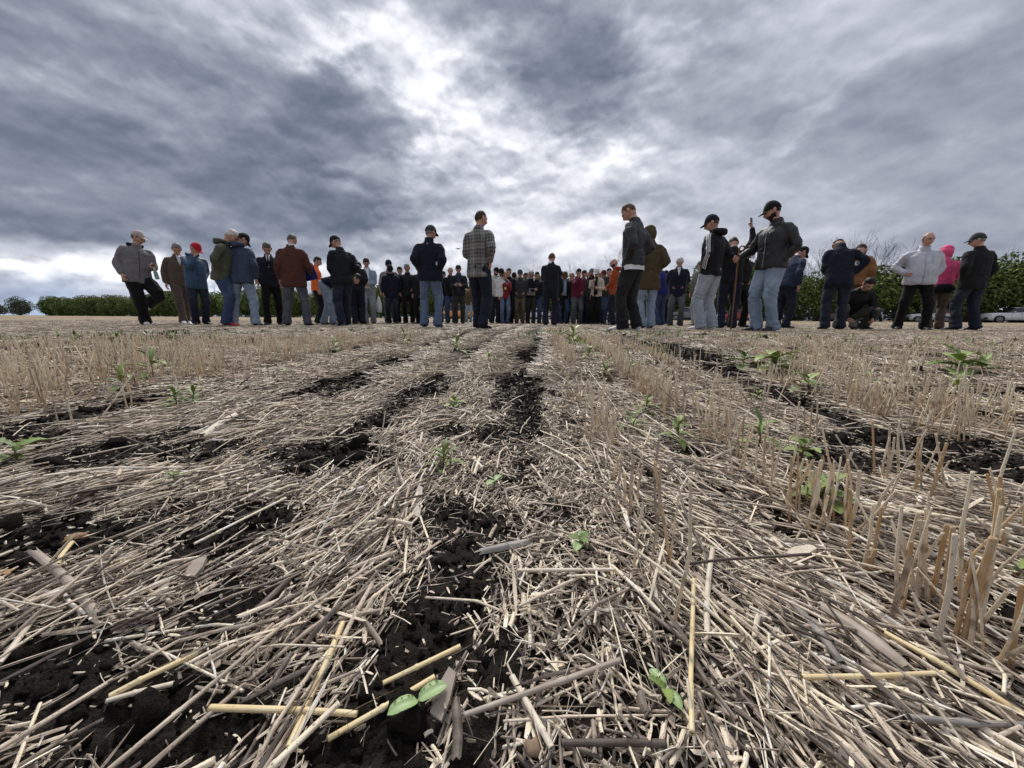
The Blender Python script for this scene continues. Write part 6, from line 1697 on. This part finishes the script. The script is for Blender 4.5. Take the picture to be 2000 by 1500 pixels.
weed(382, 796, .085, 'lance', 'right one of two tufted weeds in front of the standing stubble', 11, 15)
weed(1510, 735, .19, 'tooth', 'tallest broad weed in the right half of the field', 12, 16)
weed(1452, 722, .15, 'tooth', 'broad weed left of the tallest one on the right', 8, 17)
weed(1545, 730, .14, 'lance', 'dense dark weed right of the tallest one', 10, 18)
weed(1575, 768, .12, 'tooth', 'low broad weed in front of the tallest one on the right', 8, 19)
weed(1685, 770, .10, 'lance', 'small upright weed in the middle of the right field', 8, 20)
weed(1868, 738, .19, 'tooth', 'wide pale green weed towards the right edge', 10, 21)
weed(1912, 740, .13, 'tooth', 'dark low weed right of the wide pale one', 7, 22)
weed(1478, 785, .07, 'tooth', 'flat weed in the dark soil streak on the right', 6, 23)
weed(1865, 775, .10, 'lance', 'small weed in front of the wide pale one', 7, 24)
weed(893, 692, .16, 'lance', 'upright weed on the flattened middle strip', 8, 25)
weed(955, 712, .10, 'lance', 'small weed left of the dark furrow further back', 7, 26)
weed(790, 676, .16, 'lance', 'weed on the flattened strip under the brown blazer', 7, 27)
weed(1292, 712, .13, 'lance', 'weed in the standing stubble below the black leather jacket', 7, 28)
weed(558, 742, .07, 'tooth', 'low single weed on the left of the flattened strip', 5, 29)
weed(240, 770, .13, 'lance', 'weed inside the tall stubble on the left', 8, 30)
weed(300, 748, .16, 'lance', 'weed behind the tall stubble on the left', 8, 31)
weed(655, 690, .13, 'lance', 'weed in the stubble edge left of the flattened strip', 7, 32)
weed(342, 955, .024, 'cot', 'tiny rosette seedling on straw at the left', 4, 33, leaf=.018)
weed(1480, 880, .10, 'lance', 'weed hidden between the orange cut stalks', 7, 34)
weed(1565, 905, .085, 'tooth', 'broad dark weed behind the orange cut stalks', 6, 35)
weed(1985, 1140, .045, 'tooth', 'low weed at the right edge of the picture', 5, 36)
weed(1120, 672, .22, 'lance', 'weed at the edge of the stubble row below the maroon jacket', 9, 37)
weed(1230, 735, .10, 'lance', 'weed between the stubble rows right of the furrow', 8, 38)
# low green growth in the distance
def green_patch():
    pts = []
    for (px, py, n, w, d) in ((300, 656, 220, .8, .8), (180, 660, 120, .8, .7), (640, 640, 240, .9, 1.2), (1440, 655, 240, 1.2, 1.2), (1780, 660, 300, 1.6, 1.4), (1095, 655, 240, .12, 1.6), (1960, 668, 160, .8, .6), (60, 664, 60, .8, .5), (1300, 655, 200, 1.2, .6)):
        q = ground_hit(px, py)
        a = rng.normal(0, 1, (n, 2)) * [w, d]; pts.append(np.stack([q.x + a[:, 0], q.y + a[:, 1]], 1))
    pts = np.concatenate(pts); pts = pts[(pts[:, 1] > 1.5) & (np.hypot(pts[:, 0], pts[:, 1]) < 5.6)]; pts = pts[rng.uniform(0, 1, len(pts)) < .7]; n = len(pts); z = ground_z(pts[:, 0], pts[:, 1], None, False)
    tufts = []
    for k in range(4):
        rr = random.Random(k + 60); V, F = [], []
        for j in range(7):
            a = rr.uniform(0, 6.28); L = rr.uniform(.03, .08); e = rr.uniform(.3, 1.2); d = Vector((math.cos(a) * math.cos(e), math.sin(a) * math.cos(e), math.sin(e))); s = Vector((-math.sin(a), math.cos(a), 0)) * L * .12
            i0 = len(V); V += [Vector((0, 0, 0)), d * L * .5 + s, d * L, d * L * .5 - s]; F.append((i0, i0 + 1, i0 + 2, i0 + 3))
        tufts.append(mesh_from('tuft', V, F, M_WEED))
    s = rng.uniform(.6, 1.3, n)
    instancer('low_green_growth', np.column_stack([pts, z]), np.column_stack([np.zeros(n), np.zeros(n), rng.uniform(0, 6.28, n)]), np.repeat(s[:, None], 3, 1), rng.integers(0, 4, n), tufts, 'low green growth in patches across the stubble', M_WEED)
green_patch()

# ---------------------------------------------------------------- single pieces one can pick out
def along(px0, py0, px1, py1, lift0=.012, lift1=.012):
    a = ground_hit(px0, py0); b = ground_hit(px1, py1)
    za, zb = [float(ground_z(np.array([q.x]), np.array([q.y]), None, False)[0]) for q in (a, b)]
    return Vector((a.x, a.y, za + lift0)), Vector((b.x, b.y, zb + lift1))
def mat_hero(name, c1, c2, spot=.5, node=.6):
    def f(gg, b):
        co = coord(gg); x, y, z = gg.sep(co)
        fib = gg.noise(gg.comb(gg.m('MULTIPLY', x, 20.), gg.m('MULTIPLY', y, 800.), gg.m('MULTIPLY', z, 800.)), 1, 4, .6)
        c = gg.mix(gg.mapr(gg.noise(gg.comb(gg.m('MULTIPLY', x, 30.), 0., 0.), 1, 2, .5), .35, .65), c1, c2)
        c = gg.mix(gg.mapr(fib, .4, .7, 0, .35), c, tuple(q * .6 for q in c1))
        c = gg.mix(gg.mapr(gg.noise(co, 380, 2, .5), .64, .70, 0, spot), c, (.06, .04, .03))
        gg.put(b.inputs['Base Color'], c); b.inputs['Roughness'].default_value = .5; b.inputs['Specular IOR Level'].default_value = .35; bump(gg, b, fib, .4, .001)
    return material(name, build=f)
M_H1 = mat_hero('straw_golden', (.72, .54, .28), (.80, .68, .42)); M_H2 = mat_hero('straw_pale', (.62, .52, .40), (.74, .66, .54)); M_H3 = mat_hero('straw_grey', (.20, .18, .165), (.36, .33, .30)); M_H4 = mat_hero('stalk_weathered', (.30, .24, .19), (.48, .41, .34), .2)
M_ORG = mat_hero('stalk_orange', (.46, .27, .12), (.60, .44, .28), .7)
def stick(name, px0, py0, px1, py1, w, mat, label, cat, lift=(.014, .014), kind='stalk', seed=1, bend=None):
    a, b = along(px0, py0, px1, py1, *lift); d = b - a; L = d.length
    rr = random.Random(seed * 31 + px0); V, F = straw_geo(L, w, kind, rr, 10, bend if bend is not None else rr.uniform(-.03, .03))
    o = link(name, mesh_from(name, V, F, mat, kind != 'chip')); o.location = a; o.rotation_euler = d.to_track_quat('X', 'Z').to_euler()
    return tag(o, label, cat)
stick('straw', 410, 1392, 700, 1404, .0058, M_H1, 'long golden straw lying level at the lower left', 'straw')
stick('straw', 900, 1290, 748, 1338, .0050, M_H1, 'golden straw sloping up above the two-leaved sprout', 'straw', (.022, .012))
stick('straw', 850, 1342, 640, 1448, .0056, M_H1, 'golden straw reaching down left from beside the sprout', 'straw', (.02, .012))
stick('straw', 670, 1225, 560, 1480, .0060, M_H1, 'broken golden straw crossing the level one', 'straw')
stick('straw', 392, 1290, 215, 1372, .0062, M_H1, 'thick bright straw on the black soil at the lower left', 'straw')
stick('straw', 340, 1340, 210, 1378, .0050, M_H2, 'pale straw just under the thick bright one', 'straw')
stick('straw', 142, 1065, 118, 1130, .0056, M_H1, 'short bright straw end near the dry brown leaf', 'straw')
stick('straw', 80, 1228, 0, 1320, .0056, M_H2, 'pale straw at the left edge pointing to the corner', 'straw')
stick('straw', 1705, 1250, 2010, 1440, .0060, M_H1, 'longest golden straw running to the lower right edge', 'straw', (.02, .02))
stick('straw', 1352, 1165, 1356, 1500, .0046, M_H1, 'upright-lying golden straw at the bottom right of the middle', 'straw', (.022, .022))
stick('straw', 1560, 1358, 1840, 1345, .0048, M_H1, 'golden straw lying level right of the bottom middle', 'straw', (.02, .02))
stick('straw', 1010, 1140, 1205, 1152, .0054, M_H2, 'pale level straw with a dark middle in the centre foreground', 'straw', (.02, .02))
stick('straw', 1210, 1330, 905, 1430, .0052, M_H4, 'brownish straw sloping across the bottom middle', 'straw', (.02, .02))
stick('straw', 1000, 1350, 1075, 1500, .0058, M_H2, 'pale straw running off the bottom edge in the middle', 'straw', (.02, .02))
stick('straw', 1240, 860, 1130, 720, .0040, M_H2, 'pale leaning straw beside the stubble tuft', 'straw', (.01, .03))
stick('straw', 1390, 1095, 1384, 1290, .0050, M_H2, 'split pale straw left of the dark stick', 'straw', (.022, .022), 'split')
stick('stick', 1545, 1195, 1640, 1320, .0085, M_H3, 'dark weathered stick pressed into the straw at the lower right', 'stick', (.018, .018))
stick('straw', 1768, 1440, 2000, 1445, .0056, M_H3, 'grey stalk lying level at the lower right edge', 'straw', (.02, .02))
stick('husk', 398, 860, 462, 822, .017, M_H2, 'pale weathered husk on the black soil left of the middle', 'husk', (.012, .016), 'split', bend=.02)
stick('husk', 70, 1110, 190, 1230, .008, M_H4, 'long split stalk leaning on the straw at the left', 'husk', (.030, .012), 'split', bend=.02)
stick('husk', 0, 1052, 66, 1030, .009, M_H2, 'silvery curled husk at the left edge', 'husk', (.014, .014), 'blade', bend=.1)
stick('husk', 372, 1150, 400, 1118, .014, M_H4, 'short barky stalk piece on the left foreground', 'husk', (.012, .018), 'chip')
stick('husk', 812, 1015, 822, 965, .013, M_H4, 'rough pale stalk piece left of the furrow', 'husk', (.008, .018), 'chip')
stick('husk', 1530, 1110, 1588, 1088, .015, M_H2, 'pale split chunk among straw left of the cut stalks', 'husk', (.014, .020), 'chip')
stick('husk', 1600, 1200, 1762, 1330, .011, M_H4, 'broad grey split stalk behind the longest golden straw', 'husk', (.018, .018), 'split', bend=.02)
stick('husk', 850, 1420, 885, 1340, .012, M_H4, 'flat brown bark piece right of the two-leaved sprout', 'husk', (.012, .024), 'chip')
stick('husk', 938, 1090, 1030, 1080, .011, M_H3, 'flat grey stalk across the furrow', 'husk', (.016, .016), 'split')
# dry leaves
M_DRY = pm('dry_leaf', (.33, .20, .10), .7)
for (px, py, L, r1, r2, lab) in ((128, 1062, .030, -1.1, .5, 'curled dry brown leaf standing by the bright straw end'), (10, 1140, .035, -.4, 2.4, 'dry brown leaf at the left edge'), (510, 885, .03, -.5, 1.2, 'small rust-coloured dry leaf in the straw'), (1185, 905, .03, -.4, .2, 'rusty dry leaf in the chaff right of the furrow')):
    q = ground_hit(px, py); o = link('dry_leaf', leaf_mesh(L, L * .26, 1.6, 'tooth', M_DRY, px)); o.location = (q.x, q.y, float(ground_z(np.array([q.x]), np.array([q.y]), None, False)[0]) + .014); o.rotation_euler = (.3, r1, r2); tag(o, lab, 'dry leaf')
# a round clod at the bottom
me_c = crumb(9).copy(); me_c.materials.clear(); me_c.materials.append(pm('clod_brown', (.26, .18, .12), .9))
q = ground_hit(1042, 1488); o = link('clod', me_c); o.location = (q.x, q.y, q.z + .012); o.scale = (.0060,) * 3; tag(o, 'round light brown clod at the bottom edge', 'clod')
# thick cut stalks of the nearest row
STK = [(1763, 1192, 1777, 1050, .0050), (1787, 1182, 1803, 1010, .0052), (1815, 1180, 1847, 1018, .0064), (1837, 1213, 1857, 1020, .0062), (1830, 1253, 1873, 1037, .0062), (1863, 1253, 1900, 1080, .0052), (1880, 1262, 1943, 1043, .0080), (1908, 1240, 1934, 1066, .0070),
       (1973, 1313, 1990, 1133, .0056), (1656, 1110, 1663, 950, .0046), (1671, 1061, 1748, 928, .0048), (1541, 1022, 1545, 886, .0044), (1553, 1010, 1560, 880, .0040), (1475, 949, 1478, 844, .0046), (1489, 950, 1492, 840, .0044), (1506, 955, 1512, 848, .0040), (1500, 970, 1530, 860, .0040),
       (1811, 980, 1853, 861, .0058), (1786, 970, 1797, 851, .0052), (1734, 928, 1748, 851, .0050), (1961, 1071, 1954, 924, .0056), (1955, 1026, 1926, 921, .0054), (1688, 928, 1629, 847, .0046), (1709, 931, 1702, 819, .0048), (1685, 1117, 1713, 1068, .0062), (1770, 900, 1763, 840, .0046), (1700, 1118, 1725, 985, .0048),
       (1448, 900, 1452, 808, .0042), (1430, 880, 1442, 800, .0040), (1570, 870, 1574, 795, .0042), (1578, 872, 1588, 790, .0042), (1615, 985, 1668, 880, .0050), (1240, 955, 1222, 800, .0036), (1190, 905, 1172, 760, .0036), (1162, 868, 1148, 740, .0036), (1178, 940, 1200, 800, .0036), (768, 880, 775, 805, .0036), (740, 895, 765, 810, .0036), (735, 910, 755, 800, .0036), (772, 985, 778, 872, .0034)]
for k, (bx, by, tx, ty, w) in enumerate(STK):
    b0 = ground_hit(bx, by + 4); d = pix_dir(tx, ty); dist = math.hypot(b0.x, b0.y) * 1.0; t_ = dist / math.hypot(d.x, d.y)
    top = Vector((0, 0, CAM_H)) + d * t_; ax = top - b0; L = ax.length
    V, F = straw_geo(L, w * .8, 'stalk', random.Random(k + 400), 10, .01)
    o = link('cut_stalk', mesh_from('cut_stalk', V, F, M_ORG if bx > 1400 and k % 3 != 1 else M_H2, True)); o.location = b0 + Vector((0, 0, -.004)); o.rotation_euler = ax.to_track_quat('X', 'Y').to_euler()
    tag(o, 'thick cut stalk standing in the near row on the right' if bx > 1400 else 'thin pale cut stalk standing near the middle furrow', 'cut stalk', 'thick cut stalks of the near right row' if bx > 1400 else 'pale cut stalks near the middle furrow')
